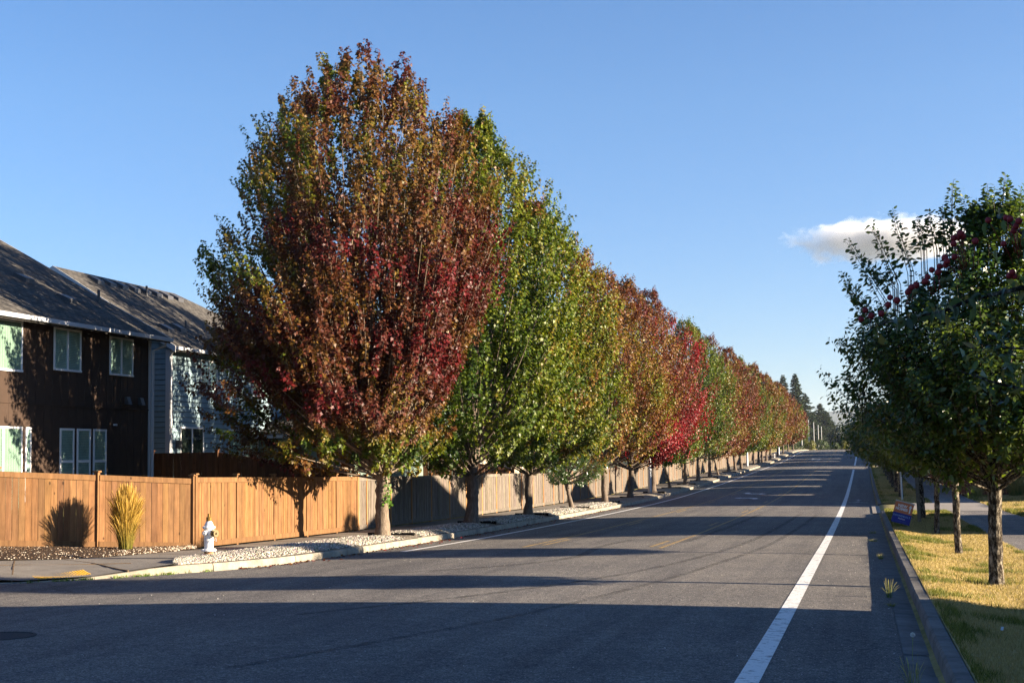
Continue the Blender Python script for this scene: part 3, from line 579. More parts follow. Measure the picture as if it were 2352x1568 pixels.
# ------------------------------------------------------------------ houses
def wrect(parent, X, y0, y1, z0, z1, nrm=1, split='v', blind=BLIND, back=True, frame=WHITEP, door=False):
    """window in a wall of constant X, outside towards nrm*X"""
    mb = MB(); t = .055; o = .03 * nrm
    def bx(ya, yb, za, zb, d=.0): mb.box(min(X, X + o + d * nrm), max(X, X + o + d * nrm), ya, yb, za, zb)
    bx(y0, y1, z1 - t, z1, .006); bx(y0, y1, z0, z0 + t, .02); bx(y0, y0 + t, z0 + t, z1 - t); bx(y1 - t, y1, z0 + t, z1 - t)
    if split in ('v', 'vh'): m_ = (y0 + y1) / 2; bx(m_ - .035, m_ + .035, z0 + t, z1 - t)
    if split == 'h': m_ = z0 + (z1 - z0) * .52; bx(y0 + t, y1 - t, m_ - .035, m_ + .035)
    f = mb.build('door_frame' if door else 'window', frame, parent)
    mb = MB(); mb.box(min(X + .008 * nrm, X + .014 * nrm), max(X + .008 * nrm, X + .014 * nrm), y0 + t, y1 - t, z0 + t, z1 - t)
    p = mb.build('pane', GLASS, None); p.data.transform(Matrix.Translation(-Vector(parent.matrix_world.translation))); p.parent = f
    mb = MB(); mb.box(min(X + .002 * nrm, X + .005 * nrm), max(X + .002 * nrm, X + .005 * nrm), y0 + t, y1 - t, z0 + t, z1 - t)
    p = mb.build('blind', blind, None); p.data.transform(Matrix.Translation(-Vector(parent.matrix_world.translation))); p.parent = f
    return f
def slab(mb, pts, th=.16):   # roof plane with thickness straight down
    n = len(pts); mb.add([p for p in pts] + [(p[0], p[1], p[2] - th) for p in pts], [tuple(range(n)), tuple(range(2 * n - 1, n - 1, -1))] + [(i, i + n, (i + 1) % n + n, (i + 1) % n) for i in range(n)])
def gable_house(name, label, x0, x1, y0, y1, zg, ze, zr, ridge, wall, roofm, oh=.4, group=None, hip_far=0, street=1, wins=True):
    root = empty(name, ((x0 + x1) / 2, (y0 + y1) / 2, zg), label, 'house', group)
    mb = MB()
    if ridge == 'y':
        xm = (x0 + x1) / 2; p = (zr - ze) / (xm - (x0 - oh)); zw = ze + p * oh - .17
        zrr = zr - .17
        prof = [(x0, zg), (x1, zg), (x1, zw), (xm, zrr), (x0, zw)]; ym = y1 - hip_far
        if hip_far: prof2 = [(x0, zg), (x1, zg), (x1, zw), (xm, zw), (x0, zw)]
        else: prof2 = prof
        V = [(a, y0, b) for a, b in prof] + [(a, y1, b) for a, b in prof2]
        mb.add(V, [(0, 1, 2, 3, 4), (9, 8, 7, 6, 5), (0, 5, 6, 1), (1, 6, 7, 2), (2, 7, 8, 3), (3, 8, 9, 4), (4, 9, 5, 0)])
        rb = MB(); ya, yb = y0 - oh, y1 + oh; a_, b_ = x0 - oh, x1 + oh; yr_ = yb - hip_far if hip_far else yb
        slab(rb, [(a_, ya, ze), (xm, ya, zr), (xm, yr_, zr), (a_, yb, ze)][::-1] if 0 else [(xm, ya, zr), (a_, ya, ze), (a_, yb, ze), (xm, yr_, zr)])
        slab(rb, [(b_, ya, ze), (xm, ya, zr), (xm, yr_, zr), (b_, yb, ze)])
        if hip_far: slab(rb, [(a_, yb, ze), (b_, yb, ze), (xm, yr_, zr)])
    else:
        ym = (y0 + y1) / 2; p = (zr - ze) / (ym - (y0 - oh)); zw = ze + p * oh - .17; zrr = zr - .17
        prof = [(y0, zg), (y1, zg), (y1, zw), (ym, zrr), (y0, zw)]
        V = [(x0, a, b) for a, b in prof] + [(x1, a, b) for a, b in prof]
        mb.add(V, [(4, 3, 2, 1, 0), (5, 6, 7, 8, 9), (1, 6, 5, 0), (2, 7, 6, 1), (3, 8, 7, 2), (4, 9, 8, 3), (0, 5, 9, 4)])
        rb = MB(); a_, b_ = x0 - oh, x1 + oh; ya, yb = y0 - oh, y1 + oh
        slab(rb, [(a_, ym, zr), (a_, ya, ze), (b_, ya, ze), (b_, ym, zr)]); slab(rb, [(a_, ym, zr), (b_, ym, zr), (b_, yb, ze), (a_, yb, ze)])
    mb.build('wall', wall, root); ro = rb.build('roof', roofm, root)
    # gutters and rake boards
    gb = MB()
    if ridge == 'y':
        for xx, s in ((x0 - oh, -1), (x1 + oh, 1)):
            gb = MB(); gb.box(min(xx, xx + .11 * s), max(xx, xx + .11 * s), y0 - oh, y1 + oh, ze - .12, ze - .01); gb.build('gutter', WHITE, root)
    else:
        for yy, s in ((y0 - oh, -1), (y1 + oh, 1)):
            gb = MB(); gb.box(x0 - oh, x1 + oh, min(yy, yy + .11 * s), max(yy, yy + .11 * s), ze - .12, ze - .01); gb.build('gutter', WHITE, root)
    kb = MB()
    if ridge == 'y':
        for yy in ((y0 - oh - .025, y0 - oh - .001),) + (() if hip_far else ((y1 + oh + .001, y1 + oh + .025),)):
            for xx in (x0 - oh, x1 + oh): kb.hexa([(xx, yy[0], ze - .2), (xm, yy[0], zr - .2), (xm, yy[1], zr - .2), (xx, yy[1], ze - .2)], [(xx, yy[0], ze + .01), (xm, yy[0], zr + .01), (xm, yy[1], zr + .01), (xx, yy[1], ze + .01)])
    else:
        for xx in ((x0 - oh - .025, x0 - oh - .001), (x1 + oh + .001, x1 + oh + .025)):
            for yy in (y0 - oh, y1 + oh): kb.hexa([(xx[0], yy, ze - .2), (xx[1], yy, ze - .2), (xx[1], ym, zr - .2), (xx[0], ym, zr - .2)], [(xx[0], yy, ze + .01), (xx[1], yy, ze + .01), (xx[1], ym, zr + .01), (xx[0], ym, zr + .01)])
    kb.build('rake_board', WHITE, root)
    if wins:
        X = x1 if street > 0 else x0; n_ = max(2, int((y1 - y0) / 3.2))
        for i in range(n_):
            yc = y0 + (y1 - y0) * (i + .5) / n_
            for zc in (zg + 1.0, zg + 3.75): wrect(root, X, yc - .6, yc + .6, zc, zc + 1.2, street)
    return root, ro
# dark brown house, far left: street wall X=-21, right gable end at Y=39.3
PIT = .56
H1, H1R = gable_house('brown_house', 'dark brown two-storey house at the far left dappled by the biggest maple', -32.2, -21, 14, 39.35, -1.35, 3.70, 3.70 + PIT * 6.05, 'y', DSIDE, ROOF, .45, wins=False)
for (a, b, c, d, s) in ((31.15, 32.55, 2.28, 3.60, 'n'), (34.03, 35.4, 2.42, 3.58, 'v'), (36.95, 38.3, 2.44, 3.56, 'v'), (34.38, 35.08, -1.0, .87, 'h'), (35.24, 35.94, -1.0, .87, 'h'), (36.10, 36.80, -1.0, .87, 'h'), (32.74, 33.0, -1.1, .87, 'n'), (27.0, 28.6, 2.3, 3.6, 'v')):
    wrect(H1, -21, a, b, c, d, 1, s, CURT if b == 32.55 else BLIND)
wrect(H1, -21, 30.9, 32.6, -1.3, .88, 1, 'v', CURT, door=True)
mb = MB(); mb.box(-21.02, -20.975, 14, 39.3, 1.47, 1.50); mb.build('belt_board', DSIDE, H1)
mb = MB(); mb.box(-21.03, -20.96, 39.27, 39.38, -1.35, 3.6); mb.build('corner_board', WHITE, H1)
mb = MB(); mb.tube([(-20.6, 39.62, 3.6), (-20.62, 39.6, 3.45), (-20.94, 39.45, 3.3), (-20.94, 39.45, -1.3)], .04, 6); mb.build('downspout', WHITE, H1)
for yy in (37.95, 38.75):
    mb = MB(); mb.hexa([(-21, yy - .1, 1.62), (-20.86, yy - .1, 1.62), (-20.86, yy + .1, 1.62), (-21, yy + .1, 1.62)], [(-21, yy - .1, 1.84), (-20.93, yy - .1, 1.84), (-20.93, yy + .1, 1.84), (-21, yy + .1, 1.84)]); mb.build('wall_vent', DARKM, H1)
mb = MB(); mb.box(-21, -20.93, 37.2, 37.32, .98, 1.04); mb.build('faucet_box', WHITE, H1)
def roof_vent(root, x, y, z, p=PIT):
    mb = MB(); s = .22; mb.hexa([(x + s, y - s, z - p * s), (x + s, y + s, z - p * s), (x - s, y + s, z + p * s), (x - s, y - s, z + p * s)], [(x + s, y - s, z - p * s + .14), (x + s, y + s, z - p * s + .14), (x - s * .6, y + s, z + p * s + .05), (x - s * .6, y - s, z + p * s + .05)]); return mb.build('roof_vent', DARKM, root)
def roof_pipe(root, x, y, z): mb = MB(); mb.tube([(x, y, z - .05), (x, y, z + .35)], .045, 8); return mb.build('vent_pipe', DARKM, root)
for x, y in ((-23.2, 36.0), (-26.0, 28.5), (-22.2, 36.6)): roof_vent(H1, x, y, 3.70 + PIT * (-20.55 - x))
roof_pipe(H1, -22.6, 39.1, 3.7 + PIT * 2.05)
# blue-grey house
H2, H2R = gable_house('blue_grey_house', 'blue-grey lap-sided two-storey house right of the brown house with a row of roof vents', -30.5, -22.3, 43.15, 57.2, -1.3, 3.70, 6.56, 'y', BSIDE, ROOF, .45, hip_far=6.2, wins=False)
mb = MB(); P2 = (6.56 - 3.70) / 4.55      # lap boards on the two walls in view
zc = -1.225
while zc < 3.62:
    mb.hexa([(-22.3, 43.25, zc), (-22.272, 43.25, zc), (-22.272, 57.2, zc), (-22.3, 57.2, zc)], [(-22.3, 43.25, zc + .17), (-22.288, 43.25, zc + .17), (-22.288, 57.2, zc + .17), (-22.3, 57.2, zc + .17)]); zc += .175
mb.build('lap_siding', BSIDE, H2)
mb = MB(); zc = -1.225
while zc < 5.9:
    xw = -22.4 if zc < 3.5 else -22.4 - (zc - 3.5) / P2
    mb.hexa([(-29, 43.122, zc), (xw, 43.122, zc), (xw, 43.15, zc), (-29, 43.15, zc)], [(-29, 43.138, zc + .17), (xw, 43.138, zc + .17), (xw, 43.15, zc + .17), (-29, 43.15, zc + .17)]); zc += .175
mb.build('lap_siding', BSIDE, H2)
mb = MB(); mb.box(-22.42, -22.25, 43.10, 43.12, -1.3, 3.62); mb.box(-22.27, -22.25, 43.12, 43.27, -1.3, 3.62); mb.build('corner_board', WHITE, H2)
mb = MB(); mb.tube([(-21.9, 42.75, 3.62), (-22.2, 43.0, 3.4), (-22.2, 43.06, 3.2), (-22.2, 43.06, -1.3)], .035, 6); mb.build('downspout', mat('grey_downspout', (.35, .38, .42), .5), H2)
for (a, b, c, d, s) in ((45.35, 46.65, 2.42, 3.42, 'v'), (49.6, 51.2, 2.3, 3.5, 'v'), (47.6, 50.2, -.5, 1.05, 'v'), (53, 54.6, 2.3, 3.4, 'v')): wrect(H2, -22.27, a, b, c, d, 1, s)
wrect(H2, -22.27, 43.85, 45.6, -1.2, 1.08, 1, 'v', ROOMD, door=True)
mb = MB(); mb.box(-22.275, -22.1, 43.55, 43.68, .35, .62); mb.build('wall_lamp', DARKM, H2)
for k_ in range(8): roof_vent(H2, -25.9, 44.6 + k_ * .86, 3.70 + P2 * (25.9 - 21.85), P2)
roof_pipe(H2, -25.6, 47.7, 3.7 + P2 * (25.6 - 21.85)); roof_pipe(H2, -23.2, 46.1, 3.7 + P2 * 1.35)
roof_vent(H2, -23.0, 44.2, 3.7 + P2 * 1.15, P2); roof_vent(H2, -23.2, 45.5, 3.7 + P2 * 1.35, P2)
# further houses on the left, mostly behind the maples
gable_house('grey_green_house', 'grey-green board-sided house behind the trunk of the first maple', -31, -19.6, 49.5 + 9.2, 70, -1.3, 3.5, 6.6, 'y', GSIDE, ROOF, .4)
gable_house('tan_house', 'tan house seen through the row behind the third and fourth maples', -32, -20.5, 74, 88, -1.5, 3.4, 6.6, 'y', TAN, ROOF, .4)
gable_house('grey_house', 'grey house farther along behind the middle of the maple row', -32, -20.5, 92, 106, -1.4, 3.5, 6.7, 'x', GSIDE, ROOF, .4)
gable_house('shed_house', 'low gabled garage wing with grey-green boards beside the blue-grey house', -27, -18.6, 50.2, 57.8, -1.35, .85, 2.2, 'x', GSIDE, ROOF, .3, wins=False)
# houses on the right whose shadows fall across the road (beyond the right edge of the view)
def rh(y0, y1, x0, x1, zgo, ze, zr, ridge, lab, wall=TAN):
    zg = float(g((y0 + y1) / 2)) + .3; gable_house('suburban_house', lab, x0, x1, y0 + .95, y1 + .25, zg - .4, zg + ze, zg + zr, ridge, wall, ROOF, .35, 'two-storey houses right of the path', street=-1)
rh(-14, 19.9, 11, 20, 0, 5.9, 8.3, 'y', 'long tan house out of view beside the camera')
rh(42.7, 58.1, 9.5, 20, 0, 5.6, 8.0, 'x', 'tan house out of view beside the first driveway on the right')
ords = ['first', 'second', 'third', 'fourth', 'fifth', 'sixth']
for q_, (a, b) in enumerate(((72, 89.0), (91.7, 105.3), (108.2, 121.8), (124.8, 135.4), (138.2, 148.9), (151.9, 160.5))):
    rh(a, b, 14 + a * .02, 25, 0, 5.9, 8.9, 'x', '%s two-storey house behind the red-brown fence on the right, counted from the driveway' % ords[q_], TAN if q_ % 2 else GSIDE)
for q_, (a, b) in enumerate(((173, 199.8), (203, 215.5), (218.4, 238.6), (241.6, 262))):
    rh(a, b, 15, 27, 0, 5.6, 8.2, 'x', '%s two-storey house on the right beyond the far crossing' % ords[q_], TAN if q_ % 2 else GSIDE)
# ------------------------------------------------------------------ trees
MAPLE = np.array([(0, 0), (.05, .38), (.30, .22), (.48, .52), (.62, .20), (1, 0), (.62, -.20), (.48, -.52), (.30, -.22), (.05, -.38)])
KITE = np.array([(0, 0), (.42, .34), (1, 0), (.42, -.34)])
OVAL = np.array([(0, 0), (.3, .23), (.7, .21), (1, 0), (.7, -.21), (.3, -.23)])
def leaf_geo(P, D, Nn, S, tm, fold=.25):
    D = D / (np.linalg.norm(D, axis=1)[:, None] + 1e-9); Wv = np.cross(D, Nn); Wv /= np.linalg.norm(Wv, axis=1)[:, None] + 1e-9; N2 = np.cross(Wv, D)
    a = tm[:, 0]; b = tm[:, 1]
    V = P[:, None] + S[:, None, None] * (a[None, :, None] * D[:, None] + b[None, :, None] * Wv[:, None] + (fold * np.abs(b) - .18 * a * a)[None, :, None] * N2[:, None])
    return V.reshape(-1, 3), np.arange(len(P) * len(tm)).reshape(-1, len(tm))
def nrm(v): return v / (np.linalg.norm(v, axis=-1, keepdims=True) + 1e-9)
PAL = np.array([(.014, .036, .004), (.044, .080, .006), (.128, .150, .009), (.175, .092, .014), (.120, .036, .014), (.080, .016, .011), (.21, .009, .013)])
def pal(v):
    v = np.clip(v, 0, len(PAL) - 1.001); i = v.astype(int); f = (v - i)[:, None]; return PAL[i] * (1 - f) + PAL[i + 1] * f
def n3(P, s, seed):   # cheap smooth 3d noise in 0..1
    r_ = np.random.default_rng(seed); o = np.zeros(len(P))
    for k_ in range(5):
        kx = r_.normal(size=3) / s; o += np.sin(P @ kx * 2.2 + r_.uniform(0, 6.28))
    return .5 + o / 7
def crown_tree(name, label, cat, base, prof, rng, nl, ns, lps, lsize, tm, colf, barkm, trunk_r, leafm=LEAF, fork=2.0, stems=None, up=.6, droop=.6, twigs=False, group=None, lean=(0, 0), shoot=1.0, limb_r=.05, fill=.25, yr_=1.0, spike=0., flare=1., cyo=0., extra=None):
    """prof rows: z (absolute), centre x, radius"""
    bx, by, bz = base; prof = np.array(prof, float); zz = prof[:, 0]
    root = empty(name, base, label, cat, group)
    cx = lambda z: np.interp(z, zz, prof[:, 1]); cr = lambda z: np.interp(z, zz, prof[:, 2])
    z0, z1 = zz[0], zz[-1]; zf = bz + fork
    nb = NB(); hs_ = np.r_[-.15, .05, .16, .35, np.linspace(.55, fork, 9)]; fr_ = np.clip(hs_ / fork, 0, 1); tp = np.c_[bx + lean[0] * fr_, by + lean[1] * fr_, bz + hs_]; tp[3:-1, :2] += rng.normal(0, trunk_r * .09, (len(hs_) - 4, 2))
    nb.tube(tp, trunk_r * np.r_[1 + .9 * flare, 1 + .6 * flare, 1 + .35 * flare, 1 + .13 * flare, rng.uniform(.93, 1.08, 8), 1.06], 14)
    fx, fy = bx + lean[0], by + lean[1]
    if stems is None:
        stems = []
        for k_ in range(4):
            a = k_ * 2.4 + rng.uniform(0, 1); zt = zf + (z1 - zf) * (.85 if k_ == 0 else rng.uniform(.55, .75)); r_ = cr(min(zt, z1)) * (.1 if k_ == 0 else .4)
            stems.append([(fx, fy, zf - .1), (fx + r_ * .35 * math.cos(a), fy + r_ * .35 * math.sin(a), zf + (zt - zf) * .3), (cx(zt) * .5 + fx * .5 + r_ * math.cos(a), fy + r_ * math.sin(a), zt)])
    for k_, s in enumerate(stems):
        s = np.array(s, float); t = np.linspace(0, 1, 12); tl = np.linspace(0, 1, len(s)); q = np.stack([np.interp(t, tl, s[:, c]) for c in range(3)], 1)
        for _ in range(2): q[1:-1] = (q[:-2] + 2 * q[1:-1] + q[2:]) / 4
        q[2:-1, :2] += rng.normal(0, .035, (len(q) - 3, 2)); nb.tube(q, np.linspace(trunk_r * (.72 if k_ else .8), .018, 12), 8)
    SQ = [np.array(s, float) for s in stems]
    # limbs to the envelope
    zs = z0 + (z1 - z0) * rng.random(nl * 3) ** .85; wgt = cr(zs); zs = rng.choice(zs, nl, p=wgt / wgt.sum()); an = np.arange(nl) * 2.39996 + rng.uniform(0, .5, nl)
    cy_c = by + cyo
    E = np.stack([cx(zs) + cr(zs) * np.cos(an) * .90, cy_c + cr(zs) * np.sin(an) * .93 * yr_, zs], 1)
    S0 = np.zeros((nl, 3))
    for i in range(nl):
        s = SQ[int(np.argmin([np.linalg.norm(E[i, :2] - q[-1, :2]) + rng.uniform(0, 1) for q in SQ]))]
        f = np.clip((E[i, 2] - zf) / (z1 - zf) * .62 - .08, .0, .92); tl = np.linspace(0, 1, len(s)); S0[i] = [np.interp(f, tl, s[:, c]) for c in range(3)]
    wob = .80 + .36 * n3(E, 1.3, int(rng.integers(1e6))); E[:, 0] = cx(zs) + (E[:, 0] - cx(zs)) * wob; E[:, 1] = cy_c + (E[:, 1] - cy_c) * wob
    C0 = S0 * .45 + E * .55; C0[:, 2] = S0[:, 2] + (E[:, 2] - S0[:, 2]) * (.42 - .1 * rng.random(nl)); low = E[:, 2] < S0[:, 2]; C0[low, 2] = S0[low, 2] + .4
    bez = lambda i, t: ((1 - t)**2)[:, None] * S0[i] + (2 * t * (1 - t))[:, None] * C0[i] + (t * t)[:, None] * E[i]
    bezd = lambda i, t: (2 * (1 - t))[:, None] * (C0[i] - S0[i]) + (2 * t)[:, None] * (E[i] - C0[i])
    tt = np.linspace(0, 1, 8)
    for i in range(nl): nb.tube(bez(np.full(8, i), tt), np.linspace(limb_r * (.6 + .6 * rng.random()), .007, 8), 5)
    # shoots
    li = rng.integers(0, nl, ns); t = .28 + .72 * rng.random(ns) ** .75; B = bez(li, t); Tg = nrm(bezd(li, t)); out = B - np.stack([cx(B[:, 2]), np.full(ns, cy_c), B[:, 2]], 1); out = nrm(out)
    B = B + rng.normal(0, .27, (ns, 3)) * (.4 + .6 * t)[:, None] * (prof[:, 2].max() / 4)
    nf = int(ns * fill)
    if nf:
        zf_ = z0 + (z1 - z0) * rng.random(nf) ** .8; rr = cr(zf_) * (.45 + .5 * rng.random(nf) ** .6); aa = rng.uniform(0, 2 * math.pi, nf)
        B[:nf] = np.stack([cx(zf_) + rr * np.cos(aa), cy_c + rr * np.sin(aa) * yr_, zf_], 1); out[:nf] = np.stack([np.cos(aa), np.sin(aa), 0 * aa], 1); Tg[:nf] = out[:nf]
    rad = nrm(B - np.array([bx, by, zf - (1.6 if fork > 1.6 else .4)])); lo = (1 - sm(z0, z0 + .28 * (z1 - z0), B[:, 2]))[:, None]; Dr = nrm(rad * .95 + out * (.12 + .5 * lo) + np.array([0, 0, up * .45]) * (1 - lo) + rng.normal(0, .10, (ns, 3)))
    L = shoot * rng.uniform(.5, 1.05, ns) * (.6 + .4 * t)
    if spike: top = rng.random(ns) < spike; L = np.where(top, L * 1.55, L)
    # keep shoots from leaving the envelope too far
    tip = B + Dr * L[:, None]; rt = np.hypot(tip[:, 0] - cx(tip[:, 2]), (tip[:, 1] - cy_c) / yr_); ok = (rt < cr(np.clip(tip[:, 2], z0, z1)) * 1.12 + .22) & (tip[:, 2] < z1 + .45 * shoot) & (tip[:, 2] > z0 - .25)
    L = np.where(ok, L, L * .35); B = np.where(((rt > cr(tip[:, 2]) * 1.35) & ~ok)[:, None], B * .7 + .3 * np.stack([cx(B[:, 2]), np.full(ns, cy_c), np.clip(B[:, 2], z0, z1)], 1), B)
    if extra is not None:
        for q_, (b_, t_) in enumerate(extra): b_, t_ = np.array(b_), np.array(t_); k_ = ns - 1 - q_; B[k_] = b_; L[k_] = np.linalg.norm(t_ - b_); Dr[k_] = (t_ - b_) / L[k_]; nb.tube([b_ - (0, 0, .5), b_, t_], [.007, .006, .002], 4)
    m = lps; f = (np.arange(m)[None] + rng.random((ns, m))) / m; LP = B[:, None] + Dr[:, None] * (L[:, None] * (.08 + .92 * f))[..., None]; LP = LP.reshape(-1, 3)
    DD = np.repeat(Dr, m, 0); n = len(LP); side = rng.normal(size=(n, 3)); side = nrm(side - (side * DD).sum(1)[:, None] * DD); f = f.ravel()
    LP = LP + side * ((.015 + .075 * rng.random(n) * shoot) * (1.15 - .75 * f))[:, None]
    ld = nrm(side * .8 + DD * .25 + np.array([0, 0, -droop]) + rng.normal(0, .25, (n, 3))); ln = nrm(np.repeat(out, m, 0) * .5 + np.array([0, 0, .6]) + rng.normal(0, .55, (n, 3)))
    S = lsize * rng.uniform(.6, 1.15, n) * (1.1 - .4 * f)
    V, F = leaf_geo(LP, ld, ln, S, tm); rel = np.stack([(LP[:, 0] - cx(LP[:, 2])) / (cr(LP[:, 2]) + .01), (LP[:, 1] - cy_c) / (cr(LP[:, 2]) + .01), (LP[:, 2] - z0) / (z1 - z0)], 1)
    sj = np.repeat(rng.normal(0, 1, ns), m)
    col = colf(LP, rel, sj, rng); col = np.clip(col * rng.uniform(.75, 1.25, (n, 1)), .003, .7)
    if twigs:
        A = nrm(np.cross(Dr, np.array([.3, .5, .8]))) * .006; A2 = np.cross(Dr, A); tipp = B + Dr * L[:, None]
        tv = np.stack([B + A, B - A * .5 + A2, B - A * .5 - A2, tipp], 1).reshape(-1, 3); b = np.arange(ns)[:, None] * 4
        tf = np.concatenate([b + [[0, 1, 3]], b + [[1, 2, 3]], b + [[2, 0, 3]]])
        mesh_obj('twigs', tv, tf, barkm, root)
    nb.build('trunk', barkm, root); mesh_obj('crown', V, F, leafm, root, col)
    return root
def cf(v0, zk=0., patch=1.2, seed=1, xk=0., jit=.5, redspot=None):
    def f(P, rel, sj, rng):
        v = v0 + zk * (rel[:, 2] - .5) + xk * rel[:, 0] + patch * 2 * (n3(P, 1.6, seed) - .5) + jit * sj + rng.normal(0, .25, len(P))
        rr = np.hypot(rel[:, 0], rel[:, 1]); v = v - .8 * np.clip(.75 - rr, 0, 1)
        if redspot is not None:
            for (c, r_, s_) in redspot: v = v + s_ * np.exp(-((P - np.array(c))**2).sum(1) / r_**2)
        return pal(v)
    return f
zb1 = float(g(38.)) + .14
# profile of tree 1 measured from the photograph (z, centre, half width)
T1P = [(-.2, -14.2, 1.7), (.1, -14.4, 2.7), (.6, -14.55, 3.2), (1.2, -14.6, 3.4), (1.9, -14.55, 3.5), (2.9, -14.4, 3.5), (3.8, -14.2, 3.55), (4.6, -14.05, 3.7), (5.3, -13.85, 3.8), (6.1, -13.6, 3.7), (6.8, -13.5, 3.65), (7.5, -13.5, 3.5), (8.4, -13.55, 3.2), (9.2, -13.6, 2.85), (9.9, -13.65, 2.45), (10.4, -13.65, 2.05), (10.8, -13.65, 1.6), (11.1, -13.6, 1.1)]
T1P = [(a - .3 * float(sm(6, 10, a)), b + .38 * float(sm(2, 5, a)) - .1 * float(sm(7, 9, a)), c) for a, b, c in T1P]
fk = zb1 + 1.75
ST1 = [[(-13.1, 38, fk - .15), (-13.35, 37.9, fk + .35), (-14.1, 37.6, fk + 1.6), (-15.3, 37.2, fk + 3.6), (-16.4, 37., fk + 6)],
       [(-13.1, 38, fk - .15), (-13.15, 38.1, fk + .6), (-13.35, 38.1, fk + 3), (-13.5, 38.1, fk + 6.5), (-13.6, 38, fk + 10.5)],
       [(-13.05, 38, fk - .1), (-12.8, 37.9, fk + .5), (-12.55, 37.8, fk + 1.5), (-12.2, 37.8, fk + 4), (-11.4, 37.8, fk + 7.5)],
       [(-13.1, 38.05, fk - .05), (-13.0, 38.3, fk + .6), (-12.9, 39.2, fk + 3), (-12.6, 40., fk + 6), (-12.3, 40.5, fk + 8.5)],
       [(-13.1, 38., fk), (-13.3, 37.6, fk + .8), (-13.7, 36.6, fk + 3), (-14.2, 35.8, fk + 6), (-14.4, 35.5, fk + 8)]]
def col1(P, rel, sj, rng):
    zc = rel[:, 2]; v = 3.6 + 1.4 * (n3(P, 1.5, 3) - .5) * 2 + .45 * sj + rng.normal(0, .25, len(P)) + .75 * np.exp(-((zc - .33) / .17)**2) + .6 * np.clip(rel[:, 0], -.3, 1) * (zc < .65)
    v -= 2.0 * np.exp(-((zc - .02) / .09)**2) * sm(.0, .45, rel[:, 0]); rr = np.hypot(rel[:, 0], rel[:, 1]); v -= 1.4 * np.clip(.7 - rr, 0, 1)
    v -= 1.35 * sm(.0, .9, -rel[:, 0]) * sm(.2, .5, zc); return pal(np.clip(v, .4, 5.45)) * np.array([.84, .90, 1.0])  # left side: olive leaves, with some of the crown's own shade coloured in
rt = np.random.default_rng(21)
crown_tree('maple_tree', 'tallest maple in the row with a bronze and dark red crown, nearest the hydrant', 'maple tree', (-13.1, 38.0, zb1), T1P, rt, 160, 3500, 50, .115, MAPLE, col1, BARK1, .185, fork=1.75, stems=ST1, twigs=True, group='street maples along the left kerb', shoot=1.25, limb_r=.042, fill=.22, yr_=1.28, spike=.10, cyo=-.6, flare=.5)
def mprof(y, H, r, cx=-13.1, zlow=2.0, fat=0.):
    zb = float(g(y)) + .14; z0 = zb + zlow; z1 = zb + H; P = []
    for t, k_ in ((0, .45), (.06, .75), (.15, .92), (.3, 1), (.45, .99), (.6, .90), (.72, .75), (.83, .55), (.92, .32), (1, .08)): P.append((z0 + (z1 - z0) * t, cx + fat * t * 1.3, r * (k_ + fat * max(0, t - .4) * (1.2 - t) * 2)))
    return P
LBL = {}
